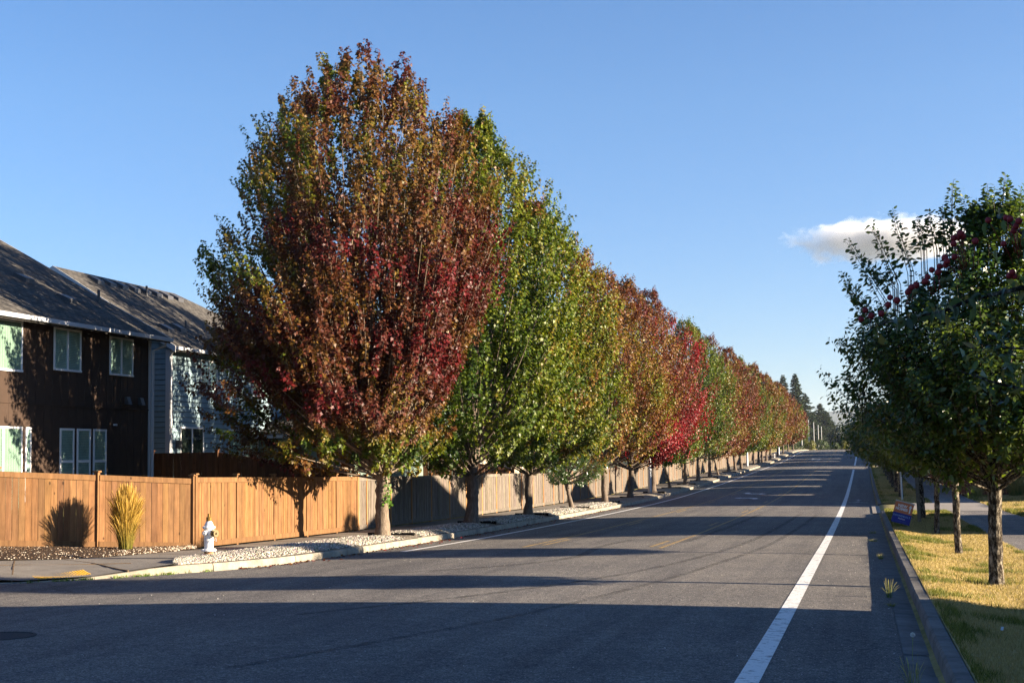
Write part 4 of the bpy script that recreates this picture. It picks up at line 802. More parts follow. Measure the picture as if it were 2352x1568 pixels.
specs = [  # Y, H, r, base colour value, kwargs, leaves, label
 (47.3, 13.8, 4.0, 1.55, dict(zk=.6, patch=.7, seed=5, jit=.35), 'large bright green maple, second in the row from the hydrant'),
 (55.8, 12.4, 3.8, 2.3, dict(zk=1.2, patch=1.0, seed=6), 'yellow-green and bronze maple, third tree from the hydrant'),
 (64.7, 3.6, 1.65, None, {}, 'small dark green round-headed tree with a leaning trunk, fourth from the hydrant'),
 (73.3, 11.9, 4.1, 3.1, dict(zk=1.0, patch=1.1, seed=8, xk=.4), 'olive and bronze maple right behind the small dark green tree'),
 (81.6, 12.4, 4.0, 3.7, dict(zk=.2, patch=1.0, seed=9, redspot=[((-10.2, 79, .5), 3.6, 3.2)]), 'bronze maple with crimson lower leaves, sixth tree from the hydrant'),
 (90.7, 12.7, 4.3, 4.7, dict(zk=-.6, patch=1.0, seed=10, redspot=[((-9.8, 88, 1.2), 3.8, 2.4), ((-10, 88, 6), 3.5, .8)]), 'maple with the reddest crown at mid row, thick trunk beside a grey lamp pole'),
 (99.3, 6.0, 2.3, 1.2, dict(patch=.4, seed=11, jit=.2), 'thin leaning green tree under the crowns, eighth from the hydrant'),
 (108.1, 12.2, 3.9, 1.2, dict(zk=.4, patch=.7, seed=12, jit=.3), 'green maple just past the reddest one, ninth from the hydrant'),
 (116.5, 12.4, 3.8, 1.4, dict(patch=.6, seed=13, jit=.3, redspot=[((-9.5, 114, 1), 2.6, 4.0), ((-9.3, 115, 4.), 2., 3.0)]), 'green maple with a bright crimson patch low on its right side'),
 (125.7, 12.2, 3.8, 4.2, dict(zk=.6, patch=1., seed=14), 'rust coloured maple, eleventh tree from the hydrant'),
 (133.4, 6.5, 2.4, 2.8, dict(patch=.8, seed=15), 'slim young bronze maple, twelfth from the hydrant'),
 (144.0, 12.2, 3.8, 4.2, dict(patch=.9, seed=16), 'brown-red maple, thirteenth from the hydrant'),
 (151.4, 11.0, 3.6, 1.2, dict(patch=.7, seed=17), 'mid green maple, fourteenth from the hydrant'),
 (159.1, 12.0, 3.7, 1.7, dict(patch=.8, seed=18), 'leafy green maple, fifteenth from the hydrant'),
 (177.8, 12.2, 3.8, 3.6, dict(patch=1., seed=19, zk=1.), 'bronze topped maple just past the second grey lamp pole'),
 (186.1, 11.5, 3.6, 1.3, dict(patch=.8, seed=20), 'green maple, second tree past the second lamp pole'),
 (193.4, 11.0, 3.5, 4.2, dict(patch=.9, seed=21), 'reddish maple, third tree past the second lamp pole'),
 (201.4, 11.8, 3.6, 3.2, dict(patch=1., seed=22), 'olive brown maple, fourth tree past the second lamp pole'),
 (210.0, 11.5, 3.6, 3.7, dict(patch=1., seed=23), 'russet maple, fifth tree past the second lamp pole'),
 (228.4, 11.5, 3.8, 3.9, dict(patch=.9, seed=24), 'red and tan maple, sixth tree past the second lamp pole'),
 (244.7, 10.5, 3.7, 1.6, dict(patch=.5, seed=25, jit=.2), 'dark green maple near the end of the row'),
 (262., 9.6, 3.4, 4.4, dict(patch=.7, seed=26), 'pinkish brown maple, last red one in the row'),
 (281., 7.5, 3.0, 1.4, dict(patch=.4, seed=27, jit=.2), 'small dull green tree at the very end of the left row')]
for q_, (y, H, r, v0, kw, lab) in enumerate(specs):
    zb = float(g(y)) + .14; near = y < 60; mid = y < 100; sc_ = min(1, 47 / y) ** .9
    rt = np.random.default_rng(100 + q_); lean = (rt.uniform(-.1, .1), rt.uniform(-.1, .1))
    if v0 is None:
        colf = lambda P, rel, sj, rng: np.array([.045, .085, .022]) * (1 + .15 * sj[:, None])
        crown_tree('small_tree', lab, 'tree', (-13.1, y, zb), [(zb + 1.15, -13.2, .6), (zb + 1.4, -13.2, 1.3), (zb + 1.9, -13.2, 1.65), (zb + 2.6, -13.2, 1.65), (zb + 3.3, -13.2, 1.2), (zb + 3.75, -13.2, .4)], rt, 40, 520, 16, .10, OVAL, colf, BARK2, .09, LEAFR, fork=1.25, lean=(-.25, -.1), shoot=.6, limb_r=.03); continue
    young = H < 7
    ns = int((2500 if near else 1900) * (.45 if young else 1) * (sc_ if y > 90 else 1) ** .5)
    if y > 90: ns = int(800 + 900 * 90 / y) // (2 if young else 1)
    lps = 32 if near else (24 if mid else 17); ls = .13 if near else (.15 if mid else .15 + .0009 * (y - 90))
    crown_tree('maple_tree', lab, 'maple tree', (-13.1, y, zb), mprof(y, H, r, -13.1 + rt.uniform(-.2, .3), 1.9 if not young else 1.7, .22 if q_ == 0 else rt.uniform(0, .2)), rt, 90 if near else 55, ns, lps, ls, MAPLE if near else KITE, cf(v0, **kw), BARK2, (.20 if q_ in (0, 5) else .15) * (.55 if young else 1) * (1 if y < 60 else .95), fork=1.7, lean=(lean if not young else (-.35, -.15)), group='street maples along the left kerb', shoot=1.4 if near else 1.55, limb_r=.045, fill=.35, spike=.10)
# climbing shoots with green leaves on the first trunk
rt = np.random.default_rng(77); n = 150; zz_ = fk - .9 + 2.0 * rt.random(n); P = np.c_[-13.1 + .22 + .05 * rt.normal(size=n) + np.where(zz_ > fk, (zz_ - fk) * .3, 0), 37.82 + .1 * rt.normal(size=n), zz_]
V, F = leaf_geo(P, rt.normal(size=(n, 3)) * .5 + np.array([.4, -.3, -.5]), rt.normal(size=(n, 3)) * .4 + np.array([.6, -.6, .4]), rt.uniform(.06, .11, n), MAPLE)
tag(mesh_obj('ivy', V, F, LEAF, None, np.array([.10, .20, .025]) * rt.uniform(.6, 1.3, (n, 1))), 'bright green climbing leaves on the trunk of the tallest maple', 'ivy')

# right hand row: dark green glossy trees
def rcol(k_):
    def f(P, rel, sj, rng):
        b = np.array([.036, .075, .016]); y_ = np.array([.17, .20, .025]); t = np.clip(.16 + .1 * sj + .5 * (n3(P, 1.2, 40 + k_) - .5) + .25 * (rel[:, 2] < .15), 0, 1)[:, None]; return b * (1 - t) + y_ * t  # yellow-green share, larger at the crown's foot, puts backlit glow into leaf colour
    return f
def at(x, y, Y): v = CM @ np.array([x - 1176, -(y - 784), F_]); return v * (Y / v[1])
SPK = [((2185, 540), (2190, 412)), ((2172, 560), (2165, 470)), ((2235, 520), (2243, 455)), ((2300, 500), (2310, 398)), ((2275, 520), (2268, 420)), ((2335, 520), (2345, 430)), ((2090, 610), (2050, 478)), ((2060, 640), (2002, 508)), ((2120, 560), (2108, 495)), ((2030, 680), (1948, 545)), ((2010, 720), (1932, 622)), ((2000, 740), (1945, 650)), ((1985, 820), (1925, 775)), ((2150, 560), (2135, 480)), ((2210, 560), (2222, 480)), ((2050, 650), (1985, 590)), ((1985, 900), (1940, 850))]
SPK = [(at(a[0], a[1], 23.6), at(b[0], b[1], 23.5)) for a, b in SPK]; SPK = SPK + [(a + np.array([.06, .15, -.08]), b + np.array([.03, .2, -.1])) for a, b in SPK] + [(a + np.array([-.04, -.1, -.15]), b + np.array([-.01, -.02, -.04])) for a, b in SPK] + [(a + np.array([.02, .05, -.1]), b + np.array([-.03, .04, -.07])) for a, b in SPK]
RT = [(23.7, 1.97, 6.1, 2.35, 'nearest dark green tree on the right, tall leafy shoots, trunk lit on one side'),
      (32.8, 1.97, 4.5, 2.0, 'second dark green tree from the camera in the right verge'),
      (43.1, 2.0, 5.0, 2.5, 'third dark green tree in the right verge, slim trunk left of a lit one'),
      (54.8, 2.06, 5.6, 2.5, 'fourth right verge tree, rough trunk just behind the wooden sign post'),
      (81., 1.95, 5.4, 2.7, 'right verge tree with a dark spreading base just past the driveway'),
      (90., 1.9, 5.2, 2.5, 'right verge tree, second past the driveway'), (99., 1.9, 5.2, 2.5, 'right verge tree, third past the driveway'), (108., 1.9, 5.2, 2.5, 'right verge tree, fourth past the driveway'),
      (117., 1.9, 5.0, 2.4, 'right verge tree, fifth past the driveway'), (127., 1.9, 5.0, 2.3, 'right verge tree, sixth past the driveway'), (138., 1.9, 5.0, 2.3, 'right verge tree, seventh past the driveway'), (150., 1.9, 5., 2.3, 'right verge tree, last before the far crossing')]
for q_, (y, x, H, r, lab) in enumerate(RT):
    rt = np.random.default_rng(300 + q_); zb = float(hright(x, y)); z0 = zb + (2.1 if q_ else 1.95); z1 = zb + H
    pr = [(z0 - .1, x, r * .35), (z0 + .15, x, r * .8), (z0 + (z1 - z0) * .2, x, r), (z0 + (z1 - z0) * .42, x, r * .98), (z0 + (z1 - z0) * .58, x + .05, r * .76), (z0 + (z1 - z0) * .70, x + .12, r * .56), (z0 + (z1 - z0) * .80, x + .2, r * .36), (z0 + (z1 - z0) * .93, x + .15, r * .15)]
    big = q_ < 2
    crown_tree('verge_tree', lab, 'tree', (x, y, zb), pr, rt, 70 if big else 45, (1650 if q_ == 0 else 1200 if q_ < 4 else 700), 30 if big else 24, (.112 if q_ == 0 else .115 if q_ < 4 else .16), OVAL if q_ < 4 else KITE, rcol(q_), BARK3, (.105 if q_ == 0 else .075 if q_ < 3 else .12), LEAFR, fork=1.55, group='dark green trees in the right verge', shoot=1.05, limb_r=.028, up=.8, droop=.1, twigs=big, spike=.25 if big else .05, fill=.3, lean=(rt.uniform(-.12, .1), 0), flare=.3, yr_=.68 if q_ == 0 else 1., extra=SPK if q_ == 0 else None, cyo=-.2 if q_ == 0 else 0.)
# ------------------------------------------------------------------ conifers and far trees
def conifer(x, y, H, r, label, seed, dens=1.):
    s_ = 1.85; x, y, H, r = x * s_, y * s_, H * s_ + .3, r * s_ * 1.55; rt = np.random.default_rng(seed); zb = float(g(y)) - .2; root = empty('conifer', (x, y, zb), label, 'conifer', 'tall dark conifers past the crest')
    nb = NB(); nb.tube([(x, y, zb), (x, y, zb + H * .5), (x + .1, y, zb + H)], [H * .018, H * .011, .03], 7); nb.build('trunk', BARK2, root)
    Vs, Cs = [], []; nw = int(H * 2.3)
    for k_ in range(nw):
        f = .06 + .94 * (k_ + rt.random() * .6) / nw; z = zb + H * f; R_ = r * (1 - f) ** .8 * (.75 + .5 * rt.random()) + .12
        for b in range(int((6 + 4 * (1 - f)) * dens)):
            a = rt.uniform(0, 6.283); Lb = R_ * rt.uniform(.55, 1.1); m = int(12 + 13 * Lb); t = rt.random(m) ** .8
            px = x + np.cos(a) * Lb * t; py = y + np.sin(a) * Lb * t; pz = z - .42 * Lb * t + .34 * Lb * t * t
            P = np.c_[px, py, pz] + rt.normal(0, .05, (m, 3)); D = np.c_[np.cos(a) + rt.normal(0, .7, m), np.sin(a) + rt.normal(0, .7, m), rt.uniform(-.6, .15, m)]
            V, _ = leaf_geo(P, D, rt.normal(0, .5, (m, 3)) + np.array([0, 0, 1.]), rt.uniform(.6, 1.15, m) * (.8 + .55 * (1 - f)), np.array([(0, 0), (.4, .22), (1, 0), (.4, -.22)])); Vs.append(V); Cs.append(np.array([.028, .046, .019]) * rt.uniform(.5, 1.6, (m, 1)))
    V = np.concatenate(Vs); mesh_obj('crown', V, np.arange(len(V)).reshape(-1, 4), NEEDLE, root, np.concatenate(Cs))
for q_, (x, y, H, r, lab) in enumerate(((-14.5, 330, 17.6, 3.4, 'tallest conifer past the crest, right one of the twin peaks'), (-17.3, 332, 17.5, 2.9, 'left one of the twin peaked conifers past the crest'), (-12.6, 338, 13.2, 3.6, 'shorter broad conifer leaning against the tallest one'), (-9.6, 345, 11.2, 3.4, 'conifer with long drooping branches reaching toward the distant hill'), (-19.8, 334, 11.5, 3., 'conifer half hidden behind the end of the maple row'), (-11.4, 334, 8.6, 3.2, 'low dark conifer behind the row of far lamp poles'), (-7.4, 352, 7.2, 2.8, 'small ragged conifer at the right end of the conifer group'))):
    conifer(x, y, H, r, lab, 500 + q_)
def far_tree(x, y, H, r, colr, label, seed, low=.12, n=2200, ls=.5, cat='tree', name='far_tree'):
    rt = np.random.default_rng(seed); zb = float(g(y)) - .2; root = empty(name, (x, y, zb), label, cat)
    nb = NB(); nb.tube([(x, y, zb), (x, y, zb + H * .6)], [H * .025, H * .012], 6); nb.build('trunk', BARK2, root)
    k_ = 16; u = rt.random(k_); cz = zb + H * (low + (1 - low) * u * .82); cr_ = r * .75 * np.sqrt(np.clip(1 - (u * 1.1 - .45)**2 * 1.5, .1, 1)); a = rt.uniform(0, 6.28, k_); C = np.c_[x + np.cos(a) * cr_ * .7, y + np.sin(a) * cr_ * .7, cz]
    i = rt.integers(0, k_, n); P = C[i] + nrm(rt.normal(size=(n, 3))) * (r * .42 * rt.random((n, 1)) ** .4) * np.array([1, 1, .8]); V, F = leaf_geo(P, rt.normal(size=(n, 3)), nrm(P - np.array([x, y, zb + H * .4])) + rt.normal(0, .4, (n, 3)), ls * rt.uniform(.5, 1.2, n), KITE)
    mesh_obj('crown', V, F, LEAF, root, np.clip(np.array(colr) * rt.uniform(.6, 1.4, (n, 1)), 0, 1))
dk, gr, ye = (.035, .05, .028), (.055, .08, .03), (.15, .15, .03)
for q_, (x, y, H, r, c, lab) in enumerate(((-6.5, 430, 8.2, 4.2, dk, 'dark rounded tree below the distant hill'), (-2.4, 450, 9.4, 4.6, (.05, .065, .04), 'tallest of the grey-green trees under the distant hill'), (1.5, 440, 8.5, 4.5, (.06, .07, .04), 'grey-green tree at the left edge of the right hand crowns'), (5.5, 430, 9.5, 5., dk, 'dark far tree hidden partly by the right hand row'), (10.5, 420, 10, 5.5, gr, 'far green tree behind the right hand row'),
    (-3.9, 372, 2.7, 1.7, ye, 'yellow-green bush at the crest below the grey-green trees'), (-6.8, 368, 1.9, 1.6, gr, 'low green bush at the crest left of the yellow-green one'), (-13.0, 360, 3.0, 2.0, ye, 'olive bush between the far lamp poles'), (-15.8, 352, 3.6, 2.2, gr, 'green bush at the foot of the first far pole'), (-10.2, 375, 3.2, 2.2, gr, 'round bush right of the far lamp poles'), (-18.5, 322, 4.5, 2.6, (.10, .12, .035), 'olive tree just beyond the last maple'), (-17.2, 300, 5.2, 2.6, gr, 'green tree beside the last maple'),
    (-30, 360, 9, 5, dk, 'dark tree behind the end of the maple row'), (-24, 345, 8, 4, gr, 'green tree far behind the maple row end'), (16, 400, 11, 6, dk, 'large far tree hidden behind the right row'))):
    far_tree(x, y, H, r, c, lab, 700 + q_, name='bush' if H < 4 else 'far_tree', cat='bush' if H < 4 else 'tree', low=0 if H < 4 else .1, n=1400 if H < 4 else 2600, ls=.32 if H < 4 else .6)
for q_, (x, y, H, r, lab) in enumerate(((-8.2, 350, 9.5, 3.2, 'ragged conifer between the long drooping one and the right end of the group'), (-16., 340, 12.5, 3.3, 'dense conifer filling the gap below the twin peaks'))):
    conifer(x, y, H, r, lab, 520 + q_)
# hills
rt = np.random.default_rng(3); xs = np.linspace(-4000, 4000, 90); hh = 130 + 72 * np.exp(-((xs + 60) / 420)**2) + 30 * np.sin(xs / 490 + 1) + 16 * np.sin(xs / 180) + 6 * np.sin(xs / 60)
V = []; 
for k_, (yy, f) in enumerate(((7000, -.05), (7300, .45), (7600, 1), (8200, .9), (9000, -.05))): V += [(x, yy + 40 * math.sin(x / 90.), -3 + max(0, f) * (h * (1 if f == 1 else .9)) - (6 if f < 0 else 0)) for x, h in zip(xs, hh)]
F = [(k_ * 90 + i, k_ * 90 + i + 1, (k_ + 1) * 90 + i + 1, (k_ + 1) * 90 + i) for k_ in range(4) for i in range(89)]
mesh_obj('hills', V, F, m_simple('forested_hill', (.02, .035, .02), (.05, .06, .03), .02), smooth=True, kind='structure')

POLEW = mat('pale_pole_paint', (.55, .54, .52), .6)
# ------------------------------------------------------------------ lamp poles
def lamp(x, y, H, label, head=True, zb=None):
    zb = float(g(y)) + .12 if zb is None else zb; root = empty('street_lamp', (x, y, zb), label, 'street lamp', 'grey street lamps along the left side')
    mb = MB(); mb.tube([(x, y, zb), (x, y, zb + .25), (x, y, zb + H * .5), (x, y, zb + H)], [.15, .12, .11, .09] if head else [.15, .125, .11, .10], 10); mb.build('pole', GALV if head else POLEW, root, smooth=True)
    if head:
        mb = MB(); mb.tube([(x, y, zb + H - .25), (x + .5, y, zb + H + .05), (x + 1.7, y, zb + H + .18)], .035, 6); mb.build('arm', GALV, root)
        mb = MB(); mb.hexa([(x + 1.6, y - .13, zb + H + .09), (x + 2.35, y - .09, zb + H + .12), (x + 2.35, y + .09, zb + H + .12), (x + 1.6, y + .13, zb + H + .09)], [(x + 1.6, y - .10, zb + H + .26), (x + 2.3, y - .06, zb + H + .22), (x + 2.3, y + .06, zb + H + .22), (x + 1.6, y + .10, zb + H + .26)]); mb.build('lamp_head', DARKM, root)
for x, y, H, lab, zb in ((-13.0, 88.8, 9.5, 'grey lamp pole rising into the maple crowns at mid row', None), (-13.05, 167, 9.6, 'street lamp whose head shows above the maples near the far crossing', None), (-13.3, 236, 9.4, 'thin grey lamp pole among the last maples of the row', None),
                      (-15.1, 373, 9.4, 'nearest and tallest of the bare lamp poles past the crest', -.1), (-16.0, 448, 9.3, 'second bare lamp pole past the crest', 0.), (-15.5, 480, 9.2, 'third bare lamp pole past the crest', 0.), (-15.25, 520, 9., 'fourth bare lamp pole past the crest, near the conifers', 0.), (-15.5, 570, 9.2, 'farthest bare lamp pole past the crest', 0.)): lamp(x, y, H, lab, y < 300, zb)
# ------------------------------------------------------------------ fire hydrants
def hydrant(x, y, z, label, s=1.):
    root = empty('fire_hydrant', (x, y, z), label, 'fire hydrant'); sc2 = lambda pr: [(r * s, h * s) for r, h in pr]
    mb = MB(); mb.lathe(sc2([(.095, -.1), (.095, .09), (.098, .11)]), (x, y, z), 20); mb.build('lower_barrel', m_conc('rusty_barrel', (.30, .17, .09), .6) if s == 1 else HYD, root, smooth=False)
    mb = MB(); mb.lathe(sc2([(.0, .10), (.150, .10), (.158, .115), (.150, .135), (.10, .15), (.095, .17), (.098, .32), (.106, .325), (.106, .345), (.098, .35), (.098, .55), (.10, .57), (.128, .575), (.134, .59), (.128, .61), (.095, .62), (.088, .65), (.066, .70), (.05, .725), (.0, .73)]), (x, y, z), 24)
    for k_ in range(8): a = k_ * math.pi / 4 + .2; mb.lathe([(.012 * s, .095 * s), (.012 * s, .15 * s)], (x + .138 * s * math.cos(a), y + .138 * s * math.sin(a), z), 6); mb.lathe([(.010 * s, .565 * s), (.010 * s, .62 * s)], (x + .118 * s * math.cos(a), y + .118 * s * math.sin(a), z), 6)
    # conical collar carrying the big port, side ports
    mb.tube([(x + .05 * s, y - .02, z + .47 * s), (x + .125 * s, y - .045, z + .47 * s)], [.085 * s, .066 * s], 16)
    mb.tube([(x - .02, y - .08 * s, z + .48 * s), (x - .03, y - .125 * s, z + .48 * s)], [.052 * s, .046 * s], 12); mb.tube([(x + .02, y + .08 * s, z + .48 * s), (x + .03, y + .13 * s, z + .48 * s)], [.05 * s, .045 * s], 12)
    mb.build('barrel', HYD, root)
    mb = MB(); mb.tube([(x + .12 * s, y - .043, z + .47 * s), (x + .17 * s, y - .06, z + .47 * s), (x + .172 * s, y - .061, z + .47 * s), (x + .205 * s, y - .073, z + .47 * s)], [.082 * s, .082 * s, .074 * s, .074 * s], 18); mb.tube([(x + .205 * s, y - .073, z + .47 * s), (x + .235 * s, y - .084, z + .47 * s)], .022 * s, 5); mb.build('outlet_cap', BRASS, root)
    mb = MB(); mb.tube([(x - .03, y - .12 * s, z + .48 * s), (x - .037, y - .155 * s, z + .48 * s)], [.052 * s, .048 * s], 8); mb.tube([(x - .037, y - .155 * s, z + .48 * s), (x - .04, y - .175 * s, z + .48 * s)], .016 * s, 5); mb.build('side_cap', HYD, root)
    mb = MB(); mb.lathe(sc2([(.056, .72), (.056, .80), (.05, .805), (.03, .81), (.027, .87), (.02, .878)]), (x, y, z), 10); mb.build('operating_nut', BRONZE, root)
    mb = MB(); t = np.linspace(0, 1, 14); mb.tube([(x + (.17 + .07 * math.sin(math.pi * a)) * s - .05 * a, y - .06 - .07 * a, z + (.42 - .11 * math.sin(math.pi * a)) * s) for a in t], .005, 4); mb.build('chain', GALV, root)
hz = float(hgrav(-13.32, 27.55)) - .02
hydrant(-13.32, 27.55, hz, 'white fire hydrant with brass top nut standing in gravel at the street corner')
hydrant(-13.05, 219.5, float(g(219.5)) + .1, 'tiny pale fire hydrant far down the gravel strip near the row end', .95)
# ------------------------------------------------------------------ yard sign
def text_mesh(s, size, M, m, name, parent, ext=.002, bold=0, space=1., align='CENTER', shear=0):
    cu = bpy.data.curves.new(name, 'FONT'); cu.body = s; cu.size = size; cu.extrude = ext; cu.offset = bold; cu.align_x = align; cu.align_y = 'CENTER'; cu.space_character = space; cu.shear = shear
    o = bpy.data.objects.new(name, cu); sc.collection.objects.link(o); dg = bpy.context.evaluated_depsgraph_get(); me = bpy.data.meshes.new_from_object(o.evaluated_get(dg)); bpy.data.objects.remove(o); bpy.data.curves.remove(cu)
    me.transform(M); me.materials.clear(); me.materials.append(m); ob = bpy.data.objects.new(name, me); link(ob, None)
    if parent: me.transform(Matrix.Translation(-Vector(parent.matrix_world.translation))); ob.parent = parent
    return ob
SX, SY = 1.13, 46.0; SZ = float(hright(SX, SY)); SW, SH = .60, .60
root = empty('yard_sign', (SX, SY, SZ), 'tilted orange and navy yard sign with white lettering and an up arrow, at the kerb', 'yard sign')
# centre and tilt from the photograph: leaning clockwise ~11 deg in the picture plane
ctr = CM @ np.array([2073 - 1176, -(1178 - 784), F_]); ctr = ctr * (SY / ctr[1])
SF = Matrix.Translation(Vector(ctr)) @ Matrix.Rotation(R(-6), 4, 'Z') @ Matrix.Rotation(R(90), 4, 'X') @ Matrix.Rotation(R(-15.), 4, 'Z')   # local x right, y up, z towards camera
def pl(mb, x0, x1, y0, y1, z0, z1):
    c = [(x, y, z) for z in (z0, z1) for y in (y0, y1) for x in (x0, x1)]; c = [SF @ Vector(p) for p in c]; mb.add(c, [(0, 2, 3, 1), (4, 5, 7, 6), (0, 1, 5, 4), (2, 6, 7, 3), (0, 4, 6, 2), (1, 3, 7, 5)])
w2, h2 = .283, .335
mb = MB(); pl(mb, -w2, w2, -.005, h2, -.004, .004); mb.build('orange_panel', mat('burnt_orange_print', (.60, .20, .09), .5), root)
mb = MB(); pl(mb, -w2, w2, -h2 * .97, -.006, -.004, .004); mb.build('navy_panel', mat('navy_print', (.018, .03, .28), .5), root)
mb = MB(); pl(mb, -w2 - .006, w2 + .03, h2, h2 + .035, -.008, .010); pl(mb, -w2 - .006, -w2 + .05, h2 - .012, h2 + .036, .010, .014); pl(mb, w2 - .04, w2 + .01, h2 - .012, h2 + .036, .010, .014); mb.build('top_channel', GALV, root)
mb = MB()
for xx in (-w2 * .55, w2 * .55): a = SF @ Vector((xx, -h2 * .9, -.012)); b = SF @ Vector((xx, h2, -.012)); mb.tube([b, a, (a.x + .02, a.y, SZ - .15)], .006, 5)
a = SF @ Vector((w2, -.02, -.02)); mb.tube([a, a + Vector((.05, .02, -.05)), a + Vector((0, .02, -.10))], .012, 5); mb.build('wire_stake', DARKM, root)
SGN = mat('sign_white_print', (.82, .82, .85), .5); SGB = mat('sign_pale_blue_print', (.32, .55, .85), .5); SGD = mat('sign_blue_print', (.09, .13, .42), .5)
T_ = lambda x, y, r=0: SF @ Matrix.Translation((x, y, .0055)) @ Matrix.Rotation(R(r), 4, 'Z')
text_mesh('NEW', .118, T_(-.045, .215), SGN, 'lettering', root, bold=.0055, space=1.05); text_mesh('HOMES', .110, T_(-.055, .115), SGN, 'lettering', root, bold=.0055, space=1.02)
text_mesh('SOUNDBUILT', .072, T_(-.0, -.095), SGB, 'lettering', root, bold=.001, space=1.22); text_mesh('homes', .08, T_(.0, -.175), SGN, 'lettering', root, bold=.0, space=1., shear=.45); text_mesh('253 848 0820', .058, T_(0, -.268), SGD, 'lettering', root, space=1.1)
mb = MB(); A_2 = [(.175, .04), (.215, .04), (.215, .215), (.250, .205), (.195, .30), (.140, .205), (.175, .215)]; mb.add([SF @ Vector((x, y, .0045)) for x, y in A_2] + [SF @ Vector((x, y, .007)) for x, y in A_2], [tuple(range(7))[::-1], tuple(range(7, 14))] + [(i, (i + 1) % 7, (i + 1) % 7 + 7, i + 7) for i in range(7)]); mb.build('arrow', SGN, root)
# wooden post with a flat white plate, steel post behind
zz_ = float(hright(1.83, 51.5)); root = empty('sign_post', (1.83, 51.5, zz_), 'square wooden post with a flat white sign plate seen edge-on under the leaves', 'sign post')
mb = MB(); mb.hexa([(1.83 + a, 51.5 + b, zz_ - .1) for a, b in ((-.06, -.06), (.06, -.06), (.06, .06), (-.06, .06))], [(1.75 + a, 51.5 + b, zz_ + 2.55) for a, b in ((-.06, -.06), (.06, -.06), (.06, .06), (-.06, .06))]); mb.c = (1, 1, 1); mb.build('post', m_simple('bleached_post', (.10, .085, .06), (.20, .17, .13), 12), root)
mb = MB(); mb.hexa([(1.45, 51.3, zz_ + 2.56), (2.05, 51.3, zz_ + 2.56), (2.05, 51.8, zz_ + 2.60), (1.45, 51.8, zz_ + 2.60)], [(1.45, 51.3, zz_ + 2.585), (2.05, 51.3, zz_ + 2.585), (2.05, 51.8, zz_ + 2.625), (1.45, 51.8, zz_ + 2.625)]); mb.build('sign_plate', WHITE, root)
zz_ = float(hright(1.85, 76.)); root = empty('steel_sign_post', (1.85, 76.0, zz_), 'thin blue-grey steel post behind the yard sign, its plate lost in the leaves', 'sign post')
mb = MB(); mb.tube([(1.88, 76, zz_ - .2), (1.80, 76, zz_ + 3.3)], .055, 8); mb.build('post', GALV, root); mb = MB(); mb.box(1.45, 2.15, 75.93, 75.95, zz_ + 2.5, zz_ + 3.3); mb.build('sign_plate', GALV, root)
# number post
nx_, ny_ = 7.02, 80.9; zz_ = float(hright(nx_, ny_)); root = empty('number_post', (nx_, ny_, zz_), 'white square post with dark house numbers reading downward, before the red-brown fence', 'number post')
mb = MB(); mb.box(nx_ - .13, nx_ + .13, ny_ - .13, ny_ + .13, zz_ - .1, zz_ + 1.45); mb.box(nx_ - .15, nx_ + .15, ny_ - .15, ny_ + .15, zz_ + 1.20, zz_ + 1.235); mb.hexa([(nx_ + a, ny_ + b, zz_ + 1.45) for a, b in ((-.13, -.13), (.13, -.13), (.13, .13), (-.13, .13))], [(nx_ + a, ny_ + b, zz_ + 1.56) for a, b in ((-.03, -.03), (.03, -.03), (.03, .03), (-.03, .03))]); mb.build('post', WHITE, root)
for k_, ch in enumerate('7288'): text_mesh(ch, .25, Matrix.Translation((nx_, ny_ - .133, zz_ + 1.05 - .19 * k_)) @ Matrix.Rotation(R(90), 4, 'X'), DARKM, 'number', root, bold=.004)

# ------------------------------------------------------------------ ornamental grass and weeds
def tuft(name, label, cat, cx_, cy_, z, n, H, spread, cols, rt, wd=.004, seg=5, plume=0., group=None):
    a = rt.uniform(0, 6.283, n); r0 = rt.random(n) ** .5 * spread * .42; tilt = rt.uniform(.02, 1, n) ** 1.4 * spread; h = H * rt.uniform(.45, 1.0, n); t = np.linspace(0, 1, seg + 1)
    ca, sa = np.cos(a), np.sin(a); px = cx_ + ca * r0; py = cy_ + sa * r0
    X = px[:, None] + ca[:, None] * tilt[:, None] * t[None]**1.7; Y = py[:, None] + sa[:, None] * tilt[:, None] * t[None]**1.7; Z = z + h[:, None] * (t[None] - (.22 * (tilt / spread))[:, None] * t[None]**3)
    P = np.stack([X, Y, Z], -1); b = rt.uniform(0, 6.283, n); Wd = np.stack([np.cos(b), np.sin(b), 0 * b], -1)[:, None] * (wd * (1 - .75 * t))[None, :, None]
    if plume: pm = (rt.random(n) < .5)[:, None, None]; Wd = np.where(pm & (t > .70)[None, :, None], Wd * 4.5, Wd)
    V = np.stack([P - Wd, P + Wd], 2).reshape(n, -1, 3); k_ = 2 * (seg + 1); j = np.arange(seg) * 2
    F = (np.arange(n)[:, None, None] * k_ + np.stack([j, j + 1, j + 3, j + 2], -1)[None]).reshape(-1, 4); c = np.array(cols[0]) + (np.array(cols[1]) - np.array(cols[0])) * rt.random((n, 1))
    c = np.repeat(c, seg, 0).reshape(n, seg, 3); tt = (np.arange(seg) / seg)[None, :, None]; c = c * (1 - tt) + tt * np.array(cols[2]); o = mesh_obj(name, V.reshape(-1, 3), F, GRASSM, None, c.reshape(-1, 3))
    return tag(o, label, cat, group) if label else o
rt = np.random.default_rng(8)
tuft('ornamental_grass', 'tall golden ornamental grass clump in front of the angled orange fence', 'ornamental grass', -16.12, 29.15, -2.12, 2300, 1.66, .33, ((.09, .13, .02), (.28, .22, .04), (.50, .31, .07)), rt, .0046, 6, 1)
